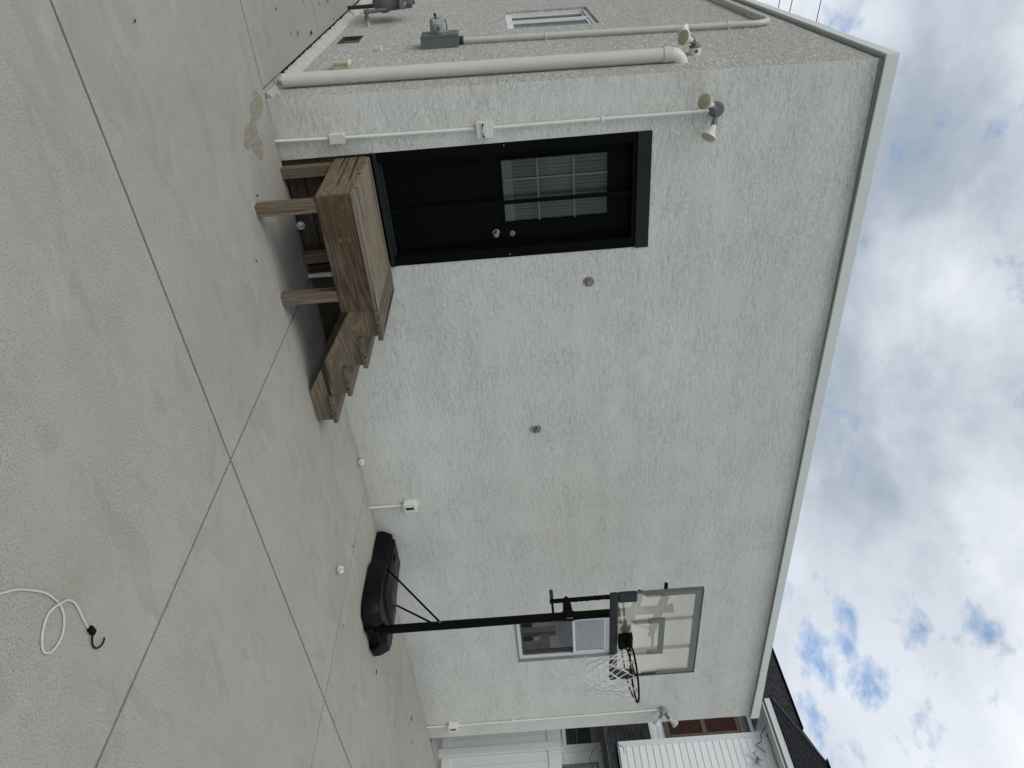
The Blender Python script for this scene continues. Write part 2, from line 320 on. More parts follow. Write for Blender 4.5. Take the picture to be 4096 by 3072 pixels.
# ------------------------------------------------------------------ mesh helpers (all coordinates are metres in the yard)
class MB:
    def __init__(s): s.v = []; s.f = []
    def add(s, vs, fs):
        k = len(s.v); s.v += [Vector(p) for p in vs]; s.f += [tuple(i + k for i in f) for f in fs]; return s
    def box(s, x0, x1, y0, y1, z0, z1):
        return s.add([(x0, y0, z0), (x1, y0, z0), (x1, y1, z0), (x0, y1, z0), (x0, y0, z1), (x1, y0, z1), (x1, y1, z1), (x0, y1, z1)],
                     [(0, 3, 2, 1), (4, 5, 6, 7), (0, 1, 5, 4), (1, 2, 6, 5), (2, 3, 7, 6), (3, 0, 4, 7)])
    def bar(s, a, b, w, h, up=(0, 0, 1)):       # rectangular bar from a to b
        a, b = Vector(a), Vector(b); d = (b - a).normalized(); u = Vector(up)
        if abs(d.dot(u)) > 0.95: u = Vector((0, 1, 0))
        sd_ = d.cross(u).normalized(); u = sd_.cross(d).normalized()
        vs = [p + sd_ * (w / 2 * i) + u * (h / 2 * j) for p in (a, b) for i, j in ((-1, -1), (1, -1), (1, 1), (-1, 1))]
        return s.add(vs, [(0, 1, 2, 3), (4, 7, 6, 5), (0, 4, 5, 1), (1, 5, 6, 2), (2, 6, 7, 3), (3, 7, 4, 0)])
    def tube(s, pts, r, n=10, caps=True):
        pts = [Vector(p) for p in pts]; rs = r if isinstance(r, (list, tuple)) else [r] * len(pts)
        rings = []; prev = None
        for i, p in enumerate(pts):
            d = (pts[min(i + 1, len(pts) - 1)] - pts[max(i - 1, 0)])
            d = d.normalized() if d.length > 1e-9 else Vector((0, 0, 1))
            if prev is None:
                u = Vector((0, 0, 1)) if abs(d.z) < 0.9 else Vector((1, 0, 0))
                u = (u - d * u.dot(d)).normalized()
            else:
                u = (prev - d * prev.dot(d)).normalized()
            prev = u; w = d.cross(u)
            rings.append([p + (u * math.cos(2 * math.pi * k / n) + w * math.sin(2 * math.pi * k / n)) * rs[i] for k in range(n)])
        vs = [v for rg in rings for v in rg]; fs = []
        for i in range(len(pts) - 1):
            for k in range(n):
                a = i * n + k; b_ = i * n + (k + 1) % n; fs.append((a, b_, b_ + n, a + n))
        if caps: fs.append(tuple(reversed(range(n)))); fs.append(tuple((len(pts) - 1) * n + k for k in range(n)))
        return s.add(vs, fs)
    def cyl(s, a, b, r, n=20): return s.tube([a, b], r, n)
    def lathe(s, a, ax, prof, n=24):            # prof: (distance along axis, radius)
        a = Vector(a); ax = Vector(ax).normalized()
        u = Vector((0, 0, 1)) if abs(ax.z) < 0.9 else Vector((1, 0, 0))
        u = (u - ax * u.dot(ax)).normalized(); w = ax.cross(u); m = len(prof)
        vs = [a + ax * t_ + (u * math.cos(2 * math.pi * k / n) + w * math.sin(2 * math.pi * k / n)) * max(r_, 1e-4) for t_, r_ in prof for k in range(n)]
        fs = [(i * n + k, i * n + (k + 1) % n, (i + 1) * n + (k + 1) % n, (i + 1) * n + k) for i in range(m - 1) for k in range(n)]
        fs += [tuple(reversed(range(n))), tuple((m - 1) * n + k for k in range(n))]
        return s.add(vs, fs)
    def prism(s, poly, a, b):                   # poly: list of 3-D points, extruded by vector from a to b
        off = Vector(b) - Vector(a); n = len(poly)
        vs = [Vector(p) for p in poly] + [Vector(p) + off for p in poly]
        return s.add(vs, [tuple(range(n)), tuple(reversed(range(n, 2 * n)))] + [(i + n, (i + 1) % n + n, (i + 1) % n, i)[::-1] if False else (i, i + n, (i + 1) % n + n, (i + 1) % n) for i in range(n)])
    def quad(s, a, b, c, d): return s.add([a, b, c, d], [(0, 1, 2, 3)])
ORG = {}
def part(name, mb, mat, parent=None, bev=0.0, smooth=False, seg=2, org=None):
    o0 = ORG[parent.name] if parent else Vector(org or (0, 0, 0))
    me = bpy.data.meshes.new(name)
    me.from_pydata([tuple(v - o0) for v in mb.v], [], mb.f)
    bm = bmesh.new(); bm.from_mesh(me); bmesh.ops.recalc_face_normals(bm, faces=bm.faces); bm.to_mesh(me); bm.free()
    me.materials.append(M[mat] if isinstance(mat, str) else mat)
    o = bpy.data.objects.new(name, me); col.objects.link(o)
    if parent: o.parent = parent
    else: o.location = o0
    ORG[o.name] = o0
    if smooth:
        for p in me.polygons: p.use_smooth = True
        me.set_sharp_from_angle(angle=R(40))
    if bev:
        md = o.modifiers.new('edge', 'BEVEL'); md.width = bev; md.segments = seg; md.limit_method = 'ANGLE'; md.angle_limit = R(35)
    return o
def thing(name, loc, label, cat, group=None):
    o = bpy.data.objects.new(name, None); o.empty_display_size = 0.1; col.objects.link(o); o.location = loc
    ORG[o.name] = Vector(loc); tag(o, label, cat, group); return o
def tag(o, label=None, cat=None, group=None, kind=None):
    if label: o['label'] = label
    if cat: o['category'] = cat
    if group: o['group'] = group
    if kind: o['kind'] = kind
    return o
def move_copy(o, loc, parent):
    c = o.copy(); col.objects.link(c); c.parent = parent; c.location = loc; return c
LEAN = 0.016
def S(c, y, z): return (c + LEAN * z, y, z)      # a point on the (slightly leaning) side wall, c metres off it

# ------------------------------------------------------------------ ground
g = part('ground', MB().box(-150, 150, -150, 150, -0.6, -0.10), 'soil'); tag(g, kind='structure')
drive = bpy.data.objects.new('driveway', None); col.objects.link(drive); ORG['driveway'] = Vector((0, 0, 0))
tag(drive, kind='structure')
XS = [-8.9, -6.27, -3.67, -1.07, 1.52, 4.10, 6.76, 9.45, 12.2]
YS = [-12.6, -10.05, -7.55, -5.02, -2.497, 0.006]
GAP = 0.0092
def slab(x0, x1, y0, y1):
    m_ = MB().box(x0 + GAP, x1 - GAP, y0 + GAP, y1 - GAP, -0.10, 0)
    part('slab', m_, 'concrete', drive, 0.0035, seg=2)
for i in range(len(XS) - 1):
    for j in range(len(YS) - 1):
        y1 = YS[j + 1]
        if j == len(YS) - 2 and XS[i] > 0: y1 = -0.004
        if j == len(YS) - 2 and XS[i] < 0 < XS[i + 1]: y1 = -0.002
        slab(XS[i], XS[i + 1], YS[j], y1)
for (y0, y1) in ((0.0, 2.29), (2.29, 4.65), (4.65, 7.1), (7.1, 9.6)):
    slab(-1.07, -0.070, y0, y1); slab(-3.67, -1.07, y0, y1)
for (y0, y1) in ((0.012, 2.5), (2.5, 5.0)):
    slab(9.46, 12.2, y0, y1)
st = MB()
pts = [(-0.116, -0.202), (-0.06, -0.13), (-0.018, -0.088), (0.02, -0.11), (0.045, -0.16), (0.075, -0.25), (0.06, -0.389), (0.11, -0.37), (0.155, -0.40), (0.21, -0.36), (0.253, -0.379),
       (0.30, -0.40), (0.325, -0.474), (0.27, -0.54), (0.181, -0.62), (0.175, -0.70), (0.134, -0.76), (0.09, -0.70), (0.035, -0.615), (0.045, -0.52), (0.02, -0.458), (-0.03, -0.43), (-0.065, -0.395), (-0.05, -0.31), (-0.10, -0.28)]
rs = random.Random(3); jag = []
for i in range(len(pts)):
    a, b = pts[i], pts[(i + 1) % len(pts)]
    for k in range(5):
        t_ = k / 5; jag.append((a[0] + (b[0] - a[0]) * t_ + rs.uniform(-.004, .004), a[1] + (b[1] - a[1]) * t_ + rs.uniform(-.012, .012), 0.0))
from mathutils.geometry import tessellate_polygon
tri_ = tessellate_polygon([[Vector((x, y, 0)) for x, y, _ in jag]])
st.add([(x, y, 0.0018) for x, y, _ in jag], [tuple(q) for q in tri_])
tag(part('stain', st, 'stain', drive), 'tan peeled paint stain on the slab in front of the corner')

# ------------------------------------------------------------------ house
house = thing('house', (0, 0, 0), 'white stucco house with black back door and grey metal roof edge', 'house')
HT = 4.765; HL = 9.27; HD = 9.0
def face_mesh(us, zs, holes, put, depth):
    mb = MB()
    inh = lambda u, z: any(a < u < b and c < z < d for a, b, c, d in holes)
    for i in range(len(us) - 1):
        for j in range(len(zs) - 1):
            if not inh((us[i] + us[i + 1]) / 2, (zs[j] + zs[j + 1]) / 2):
                mb.quad(put(us[i], 0, zs[j]), put(us[i + 1], 0, zs[j]), put(us[i + 1], 0, zs[j + 1]), put(us[i], 0, zs[j + 1]))
    for a, b, c, d in holes:
        for p, q in (((a, c), (b, c)), ((b, c), (b, d)), ((b, d), (a, d)), ((a, d), (a, c))):
            mb.quad(put(p[0], 0, p[1]), put(q[0], 0, q[1]), put(q[0], depth, q[1]), put(p[0], depth, p[1]))
    return mb
def weld(o, d=0.0005):
    bm = bmesh.new(); bm.from_mesh(o.data); bmesh.ops.remove_doubles(bm, verts=bm.verts, dist=d)
    bmesh.ops.recalc_face_normals(bm, faces=bm.faces); bm.to_mesh(o.data); bm.free()
DX0, DX1, DZ1 = 0.478, 1.486, 3.012
WX0, WX1, WZ0, WZ1 = 6.675, 7.50, 1.482, 2.722
fw = face_mesh([0, DX0, DX1, WX0, WX1, HL], [-0.02, WZ0, WZ1, DZ1, HT], [(DX0, DX1, -0.02, DZ1), (WX0, WX1, WZ0, WZ1)],
               lambda u, d, z: ((u + LEAN * z) if u == 0 else u, d, z if z < 4 else z + 0.009 * u), 0.2)
o = part('front_wall', fw, 'stucco', house); weld(o)
sw = face_mesh([0, 2.29, 2.53, 2.705, 3.79, 5.02, 6.1, HD], [-0.02, 0.168, 0.393, 1.59, 1.95, 2.93, HT - 0.01],
               [(2.53, 3.79, 1.95, 2.93), (5.02, 6.1, 1.59, 2.93), (2.29, 2.705, 0.168, 0.393)],
               lambda u, d, z: (LEAN * z + d, u, z - (0.02 * u if z > 4.5 else 0)), 0.15)
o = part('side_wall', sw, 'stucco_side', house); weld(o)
part('far_wall', MB().quad((HL, 0, -0.02), (HL, HD, -0.02), (HL, HD, HT + .08), (HL, 0, HT + .08)), 'stucco', house)
part('back_wall', MB().quad((0, HD, -0.02), (HL, HD, -0.02), (HL, HD, HT + .08), (0, HD, HT)), 'stucco', house)
part('interior', MB().box(0.35, HL - .2, 0.45, HD - .2, 0, 4.4), 'inside', house)
part('roof', MB().prism([(0.08, -0.0, 4.77), (HL + .01, 0.0, 4.85), (HL + .01, HD, 4.70), (0.08, HD, 4.60)], (0, 0, 0), (0, 0, 0.07)), 'roofing', house)
# recessed strip between stucco and roof edge
part('drip_strip', MB().prism([(0.078, -0.012, 4.755), (HL, -0.012, 4.838), (HL, -0.012, 4.87), (0.078, -0.012, 4.80)], (0, 0, 0), (0, 0.03, 0)), 'trimgrey', house)
fx = [0.043, 0.985, 3.6, 8.17, HL + 0.02]
zb = [4.785, 4.781, 4.792, 4.842, 4.852]; zt = [4.884, 4.880, 4.888, 4.938, 4.968]
for i in range(4):
    g0 = 0.004 if i else 0
    y = -0.036 - (0.003 if i % 2 else 0)
    m_ = MB().prism([(fx[i] + g0 * 0.3, y, zb[i]), (fx[i + 1] + 0.004, y, zb[i + 1] - (0.006 if i % 2 else 0)), (fx[i + 1] + 0.004, y, zt[i + 1]), (fx[i], y, zt[i])], (0, 0, 0), (0, 0.05, 0))
    m_.prism([(fx[i], y, zt[i] - .002), (fx[i + 1], y, zt[i + 1] - .002), (fx[i + 1], 0.12, zt[i + 1] + .004), (fx[i], 0.12, zt[i] + .004)], (0, 0, 0), (0, 0, 0.004))
    part('roof_fascia', m_, 'fascia', house, 0.002)
sy = [-0.0335, 1.18, 4.1, HD]; sb = [4.785, 4.742, 4.62, 4.45]
for i in range(3):
    x = 0.0395 - (0.003 if i == 1 else 0)
    part('roof_fascia', MB().prism([(x, sy[i], sb[i]), (x, sy[i + 1] + .004, sb[i + 1]), (x, sy[i + 1] + .004, sb[i + 1] + .088), (x, sy[i], sb[i] + .099)], (0, 0, 0), (0.06, 0, 0)), 'fascia', house, 0.002)
part('drip_strip', MB().prism([(0.062, 0, 4.755), (0.062, HD, 4.43), (0.062, HD, 4.55), (0.062, 0, 4.80)], (0, 0, 0), (0.03, 0, 0)), 'trimgrey', house)

# door
dframe = MB()
dframe.box(DX0 + .002, 0.560, -0.006, 0.13, 0.715, 2.895).box(1.395, DX1 - .002, -0.006, 0.13, 0.715, 2.895).box(0.560, 1.395, -0.004, 0.13, 2.86, 2.895)
part('door_frame', dframe, 'black', house, 0.004)
part('transom_panel', MB().box(DX0 + .001, DX1 + .004, -0.014, 0.12, 2.898, DZ1 + .002), 'transom', house, 0.003)
part('threshold', MB().box(DX0 + .002, DX1 - .002, -0.03, 0.13, 0.735, 0.765).box(0.56, 1.395, 0.02, 0.09, 0.765, 0.79), 'sill', house, 0.003)
door = MB()
LX0, LX1 = 0.562, 1.393
gx0, gx1, gz0, gz1 = 0.655, 1.205, 1.775, 2.672
door.box(LX0, gx0, 0.10, 0.145, 0.795, 2.857).box(gx1, LX1, 0.10, 0.145, 0.795, 2.857)
door.box(gx0, gx1, 0.10, 0.145, 0.795, gz0).box(gx0, gx1, 0.10, 0.145, gz1, 2.857)
leaf = part('door', door, 'black', house)
for (a, b) in ((0.64, 0.875), (0.985, 1.22)):
    part('door_panel', MB().box(a, b, 0.092, 0.102, 0.98, 1.60).box(a + .03, b - .03, 0.086, 0.093, 1.01, 1.57), 'black', leaf, 0.006)
mu = MB().box(gx0 - .02, gx1 + .02, 0.09, 0.10, gz0 - .02, gz0).box(gx0 - .02, gx1 + .02, 0.09, 0.10, gz1, gz1 + .02).box(gx0 - .02, gx0, 0.09, 0.10, gz0, gz1).box(gx1, gx1 + .02, 0.09, 0.10, gz0, gz1)
part('glass_surround', mu, 'black', leaf, 0.003)
for x in (0.827, 1.018): part('muntin', MB().box(x - .007, x + .007, 0.108, 0.116, gz0, gz1), 'lite', leaf)
for z in (2.074, 2.381): part('muntin', MB().box(gx0, gx1, 0.107, 0.117, z - .007, z + .007), 'lite', leaf)
part('pane', MB().box(gx0, gx1, 0.118, 0.122, gz0, gz1), 'doorglass', leaf)
def pleats(x0, x1, y, z0, z1, pitch, amp):
    mb = MB(); n = int((x1 - x0) / pitch) * 2; r2 = random.Random(5)
    xs = [x0 + (x1 - x0) * i / n for i in range(n + 1)]
    top = [(x + r2.uniform(-.002, .002), y + (amp if i % 2 else -amp * .2)) for i, x in enumerate(xs)]
    zs = [z0, z0 + (z1 - z0) * .35, z1]
    for j in range(2):
        for i in range(n):
            w0 = .006 * math.sin(i * .9) * (1 if j else 0)
            mb.quad((top[i][0], top[i][1], zs[j]), (top[i + 1][0], top[i + 1][1], zs[j]), (top[i + 1][0], top[i + 1][1], zs[j + 1]), (top[i][0], top[i][1], zs[j + 1]))
    return mb
for k in range(19):
    x = gx0 - .016 + k * .0312
    part('blind_slat', MB().box(x, x + .0275, .135 + .002 * (k % 3), .138 + .002 * (k % 3), gz0 - .02, gz1 + .02), 'curtain', leaf)
part('blind_hem', MB().box(gx0, gx1, .128, .131, gz0, gz0 + .085), 'curtain_mid', leaf)
kn = MB().lathe((1.285, 0.10, 1.683), (0, -1, 0), [(0, .032), (.008, .032), (.012, .014), (.03, .012), (.036, .024), (.052, .028), (.064, .022), (.067, .0)])
part('door_knob', kn, 'silver', leaf, smooth=True)
part('deadbolt', MB().lathe((1.305, 0.10, 1.825), (0, -1, 0), [(0, .026), (.01, .026), (.016, .021), (.017, 0)]), 'socket', leaf, smooth=True)
part('screen_strip', MB().box(0.982, 1.016, 0.040, 0.050, 0.80, 2.86), 'black', house)
for x, z in ((0.50, 1.81), (1.455, 1.79)): part('screw_cap', MB().cyl((x, -0.010, z), (x, -0.004, z), .006, 10), 'silver', house)
# old planks closing the opening under the door
for i in range(5):
    z = 0.005 + i * 0.143
    part('plank', MB().box(DX0 + .003, DX1 - .003, 0.012 + .004 * (i % 2), 0.04, z, z + 0.136), 'wood_old', house, 0.004)

# window in the front wall
wf = MB(); fy0, fy1 = 0.035, 0.10
wf.box(WX0 + .002, WX0 + .045, fy0, fy1, WZ0, WZ1).box(WX1 - .045, WX1 - .002, fy0, fy1, WZ0, WZ1)
wf.box(WX0 + .045, WX1 - .045, fy0, fy1, WZ0 + .002, WZ0 + .045).box(WX0 + .045, WX1 - .045, fy0, fy1, WZ1 - .045, WZ1 - .002)
win = part('window', wf, 'vinyl', house, 0.003)
part('window_reveal', MB().box(WX1 - .012, WX1 + .004, -0.006, fy0, WZ0 - .012, WZ1 + .004).box(WX0 - .014, WX1 + .004, -0.008, fy0, WZ0 - .014, WZ0 + .004), 'trimgrey', house, 0.002)  # jamb and sill in dark grey: the recess's shade is put into their colour
zm = 2.245
def sash(x0, x1, y0, z0, z1, w):
    return MB().box(x0, x0 + w, y0, y0 + .028, z0, z1).box(x1 - w, x1, y0, y0 + .028, z0, z1).box(x0 + w, x1 - w, y0, y0 + .028, z0, z0 + w).box(x0 + w, x1 - w, y0, y0 + .028, z1 - w, z1)
part('sash', sash(WX0 + .047, WX1 - .047, 0.070, WZ0 + .047, zm + .02, .022), 'trimgrey', win, 0.002)
part('sash', sash(WX0 + .047, WX1 - .047, 0.040, zm - .022, WZ1 - .047, .034), 'vinyl', win, 0.002)
part('pane', MB().box(WX0 + .069, WX1 - .069, 0.082, 0.086, WZ0 + .069, zm), 'glass', win)
part('pane', MB().box(WX0 + .081, WX1 - .081, 0.052, 0.056, zm + .012, WZ1 - .081), 'glass', win)
part('insect_screen', MB().box(WX0 + .05, WX1 - .05, 0.060, 0.062, WZ0 + .05, zm), 'screen', win)
part('curtain', pleats(WX0 + .06, WX1 - .06, 0.125, WZ0 + .06, zm - .02, 0.11, 0.04), 'curtain_mid', win, smooth=True)
part('curtain', pleats(WX0 + .06, WX1 - .06, 0.105, zm - .02, WZ1 - .05, 0.17, 0.02), 'curtain_pale', win, smooth=True)

# windows in the side wall
def side_window(y0, y1, z0, z1, mat='vinyl', ym=None):
    f = MB(); w = .045
    def bx(ya, yb, za, zb_, c0, c1): f.prism([S(c0, ya, za), S(c0, yb, za), S(c0, yb, zb_), S(c0, ya, zb_)], (0, 0, 0), (c1 - c0, 0, 0))
    bx(y0 + .002, y0 + w, z0 + .002, z1 - .002, .03, .09); bx(y1 - w, y1 - .002, z0 + .002, z1 - .002, .03, .09)
    bx(y0 + w, y1 - w, z0 + .002, z0 + w, .03, .09); bx(y0 + w, y1 - w, z1 - w, z1 - .002, .03, .09)
    ym = ym or (y0 + y1) / 2
    bx(ym - .025, ym + .025, z0 + w, z1 - w, .028, .085)
    wd = part('window', f, mat, house, 0.003)
    for a, b, cc in ((y0 + w, ym - .025, .045), (ym + .025, y1 - w, .06)):
        f = MB(); s2 = .03
        bx(a, a + s2, z0 + w, z1 - w, cc, cc + .02); bx(b - s2, b, z0 + w, z1 - w, cc, cc + .02)
        bx(a + s2, b - s2, z0 + w, z0 + w + s2, cc, cc + .02); bx(a + s2, b - s2, z1 - w - s2, z1 - w, cc, cc + .02)
        part('sash', f, mat, wd, 0.002)
        f = MB(); bx(a + s2, b - s2, z0 + w + s2, z1 - w - s2, cc + .01, cc + .013)
        part('pane', f, 'doorglass', wd)
    f = MB(); bx(y0 - .03, y1 + .03, z0 - .03, z1 + .03, .30, .302); part('curtain', f, 'inside', wd)
side_window(2.53, 3.79, 1.95, 2.93, ym=3.21)
side_window(5.02, 6.1, 1.59, 2.93, mat='boxgrey')
# crawl-space hatch
f = MB()
def sbx(f, ya, yb, za, zb_, c0, c1): return f.prism([S(c0, ya, za), S(c0, yb, za), S(c0, yb, zb_), S(c0, ya, zb_)], (0, 0, 0), (c1 - c0, 0, 0))
for a in ((2.29, 2.315, .168, .393), (2.68, 2.705, .168, .393), (2.315, 2.68, .168, .19), (2.315, 2.68, .371, .393)): sbx(f, *a, -0.004, .05)
part('vent_frame', f, 'copper', house)
f = MB(); sbx(f, 2.315, 2.68, .19, .371, .035, .045); part('vent_panel', f, 'boxgrey', house)
# mortar cove along the foot of the side wall (starts after the broken corner)
def cove(y0, y1, n, name, mat, hh=.125, ww=.066, seed=1):
    rr = random.Random(seed); mb = MB(); rings = []
    for i in range(n + 1):
        y = y0 + (y1 - y0) * i / n; h = hh * rr.uniform(.8, 1.12); w = ww * rr.uniform(.82, 1.12)
        rings.append([S(.01, y, 0), (-w, y, 0.0), (-w * rr.uniform(.86, 1.06), y, h * .22), (-w * .62 * rr.uniform(.85, 1.15), y, h * .55), (-w * .22, y, h * .88), S(.01, y, h)])
    k = 6; vs = [v for r_ in rings for v in r_]; fs = []
    for i in range(n):
        for j in range(k): a = i * k + j; b = i * k + (j + 1) % k; fs.append((a, b, b + k, a + k))
    fs.append(tuple(range(k))); fs.append(tuple(n * k + j for j in range(k))); mb.add(vs, fs)
    return part(name, mb, mat, house, smooth=True)
cove(0.60, 8.8, 300, 'wall_footing', 'mortar', .095, .062)
part('footing_bed', MB().box(-.066, .008, .004, .62, -.1, -.006), 'rubble', house)
cove(0.44, 0.56, 4, 'wall_footing', 'rubble', .085, .055, 4)
cove(0.03, 0.30, 8, 'wall_footing', 'rubble', .045, .045, 9)

# ------------------------------------------------------------------ fixtures on the front wall
t = thing('electrical_conduit', (0.32, -0.02, 0), 'white painted conduit rising left of the black door to the twin floodlight', 'conduit')
part('pipe', MB().tube([(.316, -.022, 0), (.330, -.022, .42)], .0135, 12), 'cond', t, smooth=True)
part('pipe', MB().tube([(.333, -.022, .56), (.347, -.022, 1.59)], .0135, 12), 'cond', t, smooth=True)
part('pipe', MB().tube([(.350, -.022, 1.74), (.352, -.022, 2.6), (.358, -.022, 3.455)], .0135, 12), 'cond', t, smooth=True)
part('strap', MB().box(.334, .372, -.040, 0.002, 2.596, 2.614), 'cond', t, .002)
b = part('junction_box', MB().box(.296, .368, -.048, .002, .435, .548).box(.293, .371, -.053, -.048, .43, .553), 'cond', t, .003)
b = part('outlet_box', MB().box(.300, .408, -.045, .002, 1.605, 1.722), 'cond', t, .003)
cvr = MB().box(.290, .420, -.060, -.045, 1.600, 1.728).box(.297, .413, -.068, -.060, 1.640, 1.690)
part('cover', cvr, 'white_paint', b, .006)
sl_ = MB()
for sx in (-1, 1):
    cx_ = .355
    sl_.tube([(cx_ + sx * .006, -.0686, 1.648), (cx_ + sx * .045, -.0686, 1.655)], [.002, .0055], 8)
    sl_.lathe((cx_ + sx * .047, -.067, 1.656), (0, -1, 0), [(0, .0085), (.003, .0085), (.0032, 0)], 12)
part('keyhole_slot', sl_, 'hole', b)
for z in (1.618, 1.695): part('hinge', MB().cyl((.287, -.05, z), (.287, -.05, z + .017), .006), 'white_paint', b)

def bulb(t, holder_a, holder_b, disc, r=.06, glass='bulbglass', lens='lens'):
    a, b_, d = Vector(holder_a), Vector(holder_b), Vector(disc)
    part('lamp_holder', MB().lathe(a, b_ - a, [(0, .014), (.01, .021), ((b_ - a).length * .5, .024), ((b_ - a).length, .027)], 20), 'socket', t, smooth=True)
    L = (d - b_).length
    bb = part('bulb', MB().lathe(b_, d - b_, [(-.004, .021), (L * .18, .024), (L * .55, r * .62), (L * .88, r * .98), (L, r)], 28), glass, t, smooth=True)
    part('bulb_lens', MB().lathe(d, d - b_, [(-.002, r * .985), (.001, r * .95), (.006, r * .80), (.009, r * .4), (.0105, .001)], 28), lens, bb, smooth=True)
t = thing('floodlight', (0.355, 0, 3.515), 'twin bulb floodlight on the front wall above the left edge of the black door', 'floodlight')
part('wall_plate', MB().lathe((.357, .002, 3.517), (0, -1, 0), [(0, .062), (.014, .062), (.016, .056), (.03, .052), (.032, 0)], 28), 'socket', t, smooth=True)
part('bracket', MB().bar((.335, -.02, 3.50), (.335, -.085, 3.475), .03, .014).bar((.395, -.02, 3.505), (.405, -.075, 3.50), .03, .014), 'socket', t, .003)
bulb(t, (.338, -.062, 3.492), (.290, -.118, 3.448), (.242, -.185, 3.368))
bulb(t, (.405, -.065, 3.500), (.452, -.100, 3.482), (.525, -.165, 3.425))

t = thing('electrical_conduit', (4.385, -0.02, 0), 'short conduit at the wall foot with small outlet box behind the hoop base', 'conduit')
part('pipe', MB().tube([(4.385, -.02, 0), (4.385, -.02, .40)], .0135, 12), 'cond', t, smooth=True)
b = part('outlet_box', MB().box(4.328, 4.440, -.060, .002, .390, .520), 'cond', t, .004)
part('cover', MB().box(4.322, 4.446, -.085, -.060, .386, .526), 'cond', b, .006)
part('slot', MB().box(4.368, 4.402, -.087, -.084, .41, .50), 'dark', b)
t = thing('electrical_conduit', (8.93, -0.02, 0), 'thin conduit running up the far end of the white wall to a floodlight', 'conduit')
part('pipe', MB().tube([(8.925, -.02, 0), (8.93, -.02, .34)], .013, 12), 'cond', t, smooth=True)
part('pipe', MB().tube([(8.935, -.02, .46), (8.90, -.02, 3.46)], .013, 12), 'cond', t, smooth=True)
b = part('outlet_box', MB().box(8.87, 8.985, -.060, .002, .335, .465), 'cond', t, .004)
part('cover', MB().box(8.865, 8.99, -.085, -.060, .330, .47), 'cond', b, .006)
part('slot', MB().box(8.91, 8.945, -.087, -.084, .36, .44), 'dark', b)
for z in (1.28, 2.35): part('strap', MB().box(8.90, 8.945, -.036, .002, z, z + .018), 'cond', t, .002)
t = thing('floodlight', (8.893, 0, 3.51), 'twin bulb floodlight at the far end of the front wall beyond the hoop', 'floodlight')
part('wall_plate', MB().lathe((8.893, .002, 3.511), (0, -1, 0), [(0, .056), (.055, .056), (.056, .06), (.085, .06), (.095, .03), (.096, 0)], 24), 'steel', t, smooth=True)
bulb(t, (8.90, -.085, 3.495), (8.93, -.135, 3.44), (8.99, -.20, 3.375), .058, 'frost', 'frost')
bulb(t, (8.91, -.085, 3.53), (8.94, -.150, 3.58), (8.99, -.215, 3.665), .058, 'frost', 'frost')

t = thing('wall_vent', (1.791, 0, 2.487), 'round grey vent with split cover in the wall right of the door', 'vent')
vb = MB().lathe((1.791, .03, 2.487), (0, -1, 0), [(0, .051), (.034, .051), (.037, .048), (.037, .044), (.0318, .043), (.0316, 0)], 28)
part('vent_ring', vb, 'ventm', t, smooth=True)
part('blade', MB().box(1.745, 1.786, -.004, .002, 2.493, 2.498).box(1.748, 1.835, -.005, .004, 2.468, 2.474), 'hole', t)
part('wire', MB().tube([(1.765, -.003, 2.462), (1.79, -.006, 2.455), (1.81, -.003, 2.462)], .0035, 6), 'red', t)
t = thing('wall_vent', (3.458, 0, 1.915), 'ragged broken hole of an old vent in the middle of the wall', 'vent')
rr = random.Random(11); ring = []
for k in range(22):
    a = 2 * math.pi * k / 22; q = .052 * rr.uniform(.86, 1.14); ring.append((3.458 + math.cos(a) * q * 1.0, -.003, 1.915 + math.sin(a) * q * 1.15))
part('vent_ring', MB().prism(ring, (0, 0, 0), (0, .006, 0)), 'ventm', t)
fr_ = MB()
for k in range(16):
    a = rr.uniform(0, 6.28); q = rr.uniform(.0, .045); x, z = 3.458 + q * math.cos(a), 1.915 + q * math.sin(a)
    fr_.bar((x - rr.uniform(.004, .014), -.006, z), (x + rr.uniform(.004, .014), -.006, z + rr.uniform(-.014, .014)), .004, .005)
part('broken_mesh', fr_, 'hole', t)

# ------------------------------------------------------------------ fixtures on the side wall
t = thing('drain_pipe', S(-.06, .34, .05), 'fat white plastic drain pipe standing near the corner of the house', 'pipe')
part('pipe', MB().tube([S(-.06, .335, .075), S(-.06, .345, 3.16)], .054, 28), 'drain', t, smooth=True)
part('collar', MB().tube([S(-.06, .345, 3.15), S(-.06, .345, 3.215)], .061, 28), 'drain', t, smooth=True)
el = [S(-.06 + .10 * (1 - math.cos(a)), .345, 3.215 + .085 * math.sin(a)) for a in [i * math.pi / 2 / 10 for i in range(11)]]
part('elbow', MB().tube(el, .056, 28), 'white_paint', t, smooth=True)

t = thing('electricity_meter', S(-.05, 1.77, 1.09), 'grey meter box with round glass electricity meter on the side wall', 'electricity meter')
bx_ = MB(); sbx(bx_, 1.65, 1.895, 1.095, 1.455, -.110, .0)
mb_ = part('box', bx_, 'boxgrey', t, .004)
bx_ = MB(); sbx(bx_, 1.645, 1.90, 1.10, 1.46, -.118, -.095); part('lid', bx_, 'boxgrey', t, .003)
a0 = Vector(S(-.118, 1.775, 1.275))
part('meter_base', MB().lathe(a0, (-1, 0, 0), [(0, .095), (.012, .095), (.016, .088), (.03, .086), (.031, 0)], 32), 'silver', t, smooth=True)
part('dial_drum', MB().lathe(a0, (-1, 0, 0), [(.03, .070), (.085, .070), (.086, 0)], 32), 'white_paint', t, smooth=True)
part('dial_window', MB().add([S(-.15, 1.703, 1.262), S(-.182, 1.703, 1.262), S(-.182, 1.703, 1.285), S(-.15, 1.703, 1.285)], [(0, 1, 2, 3)]), 'dark', t)
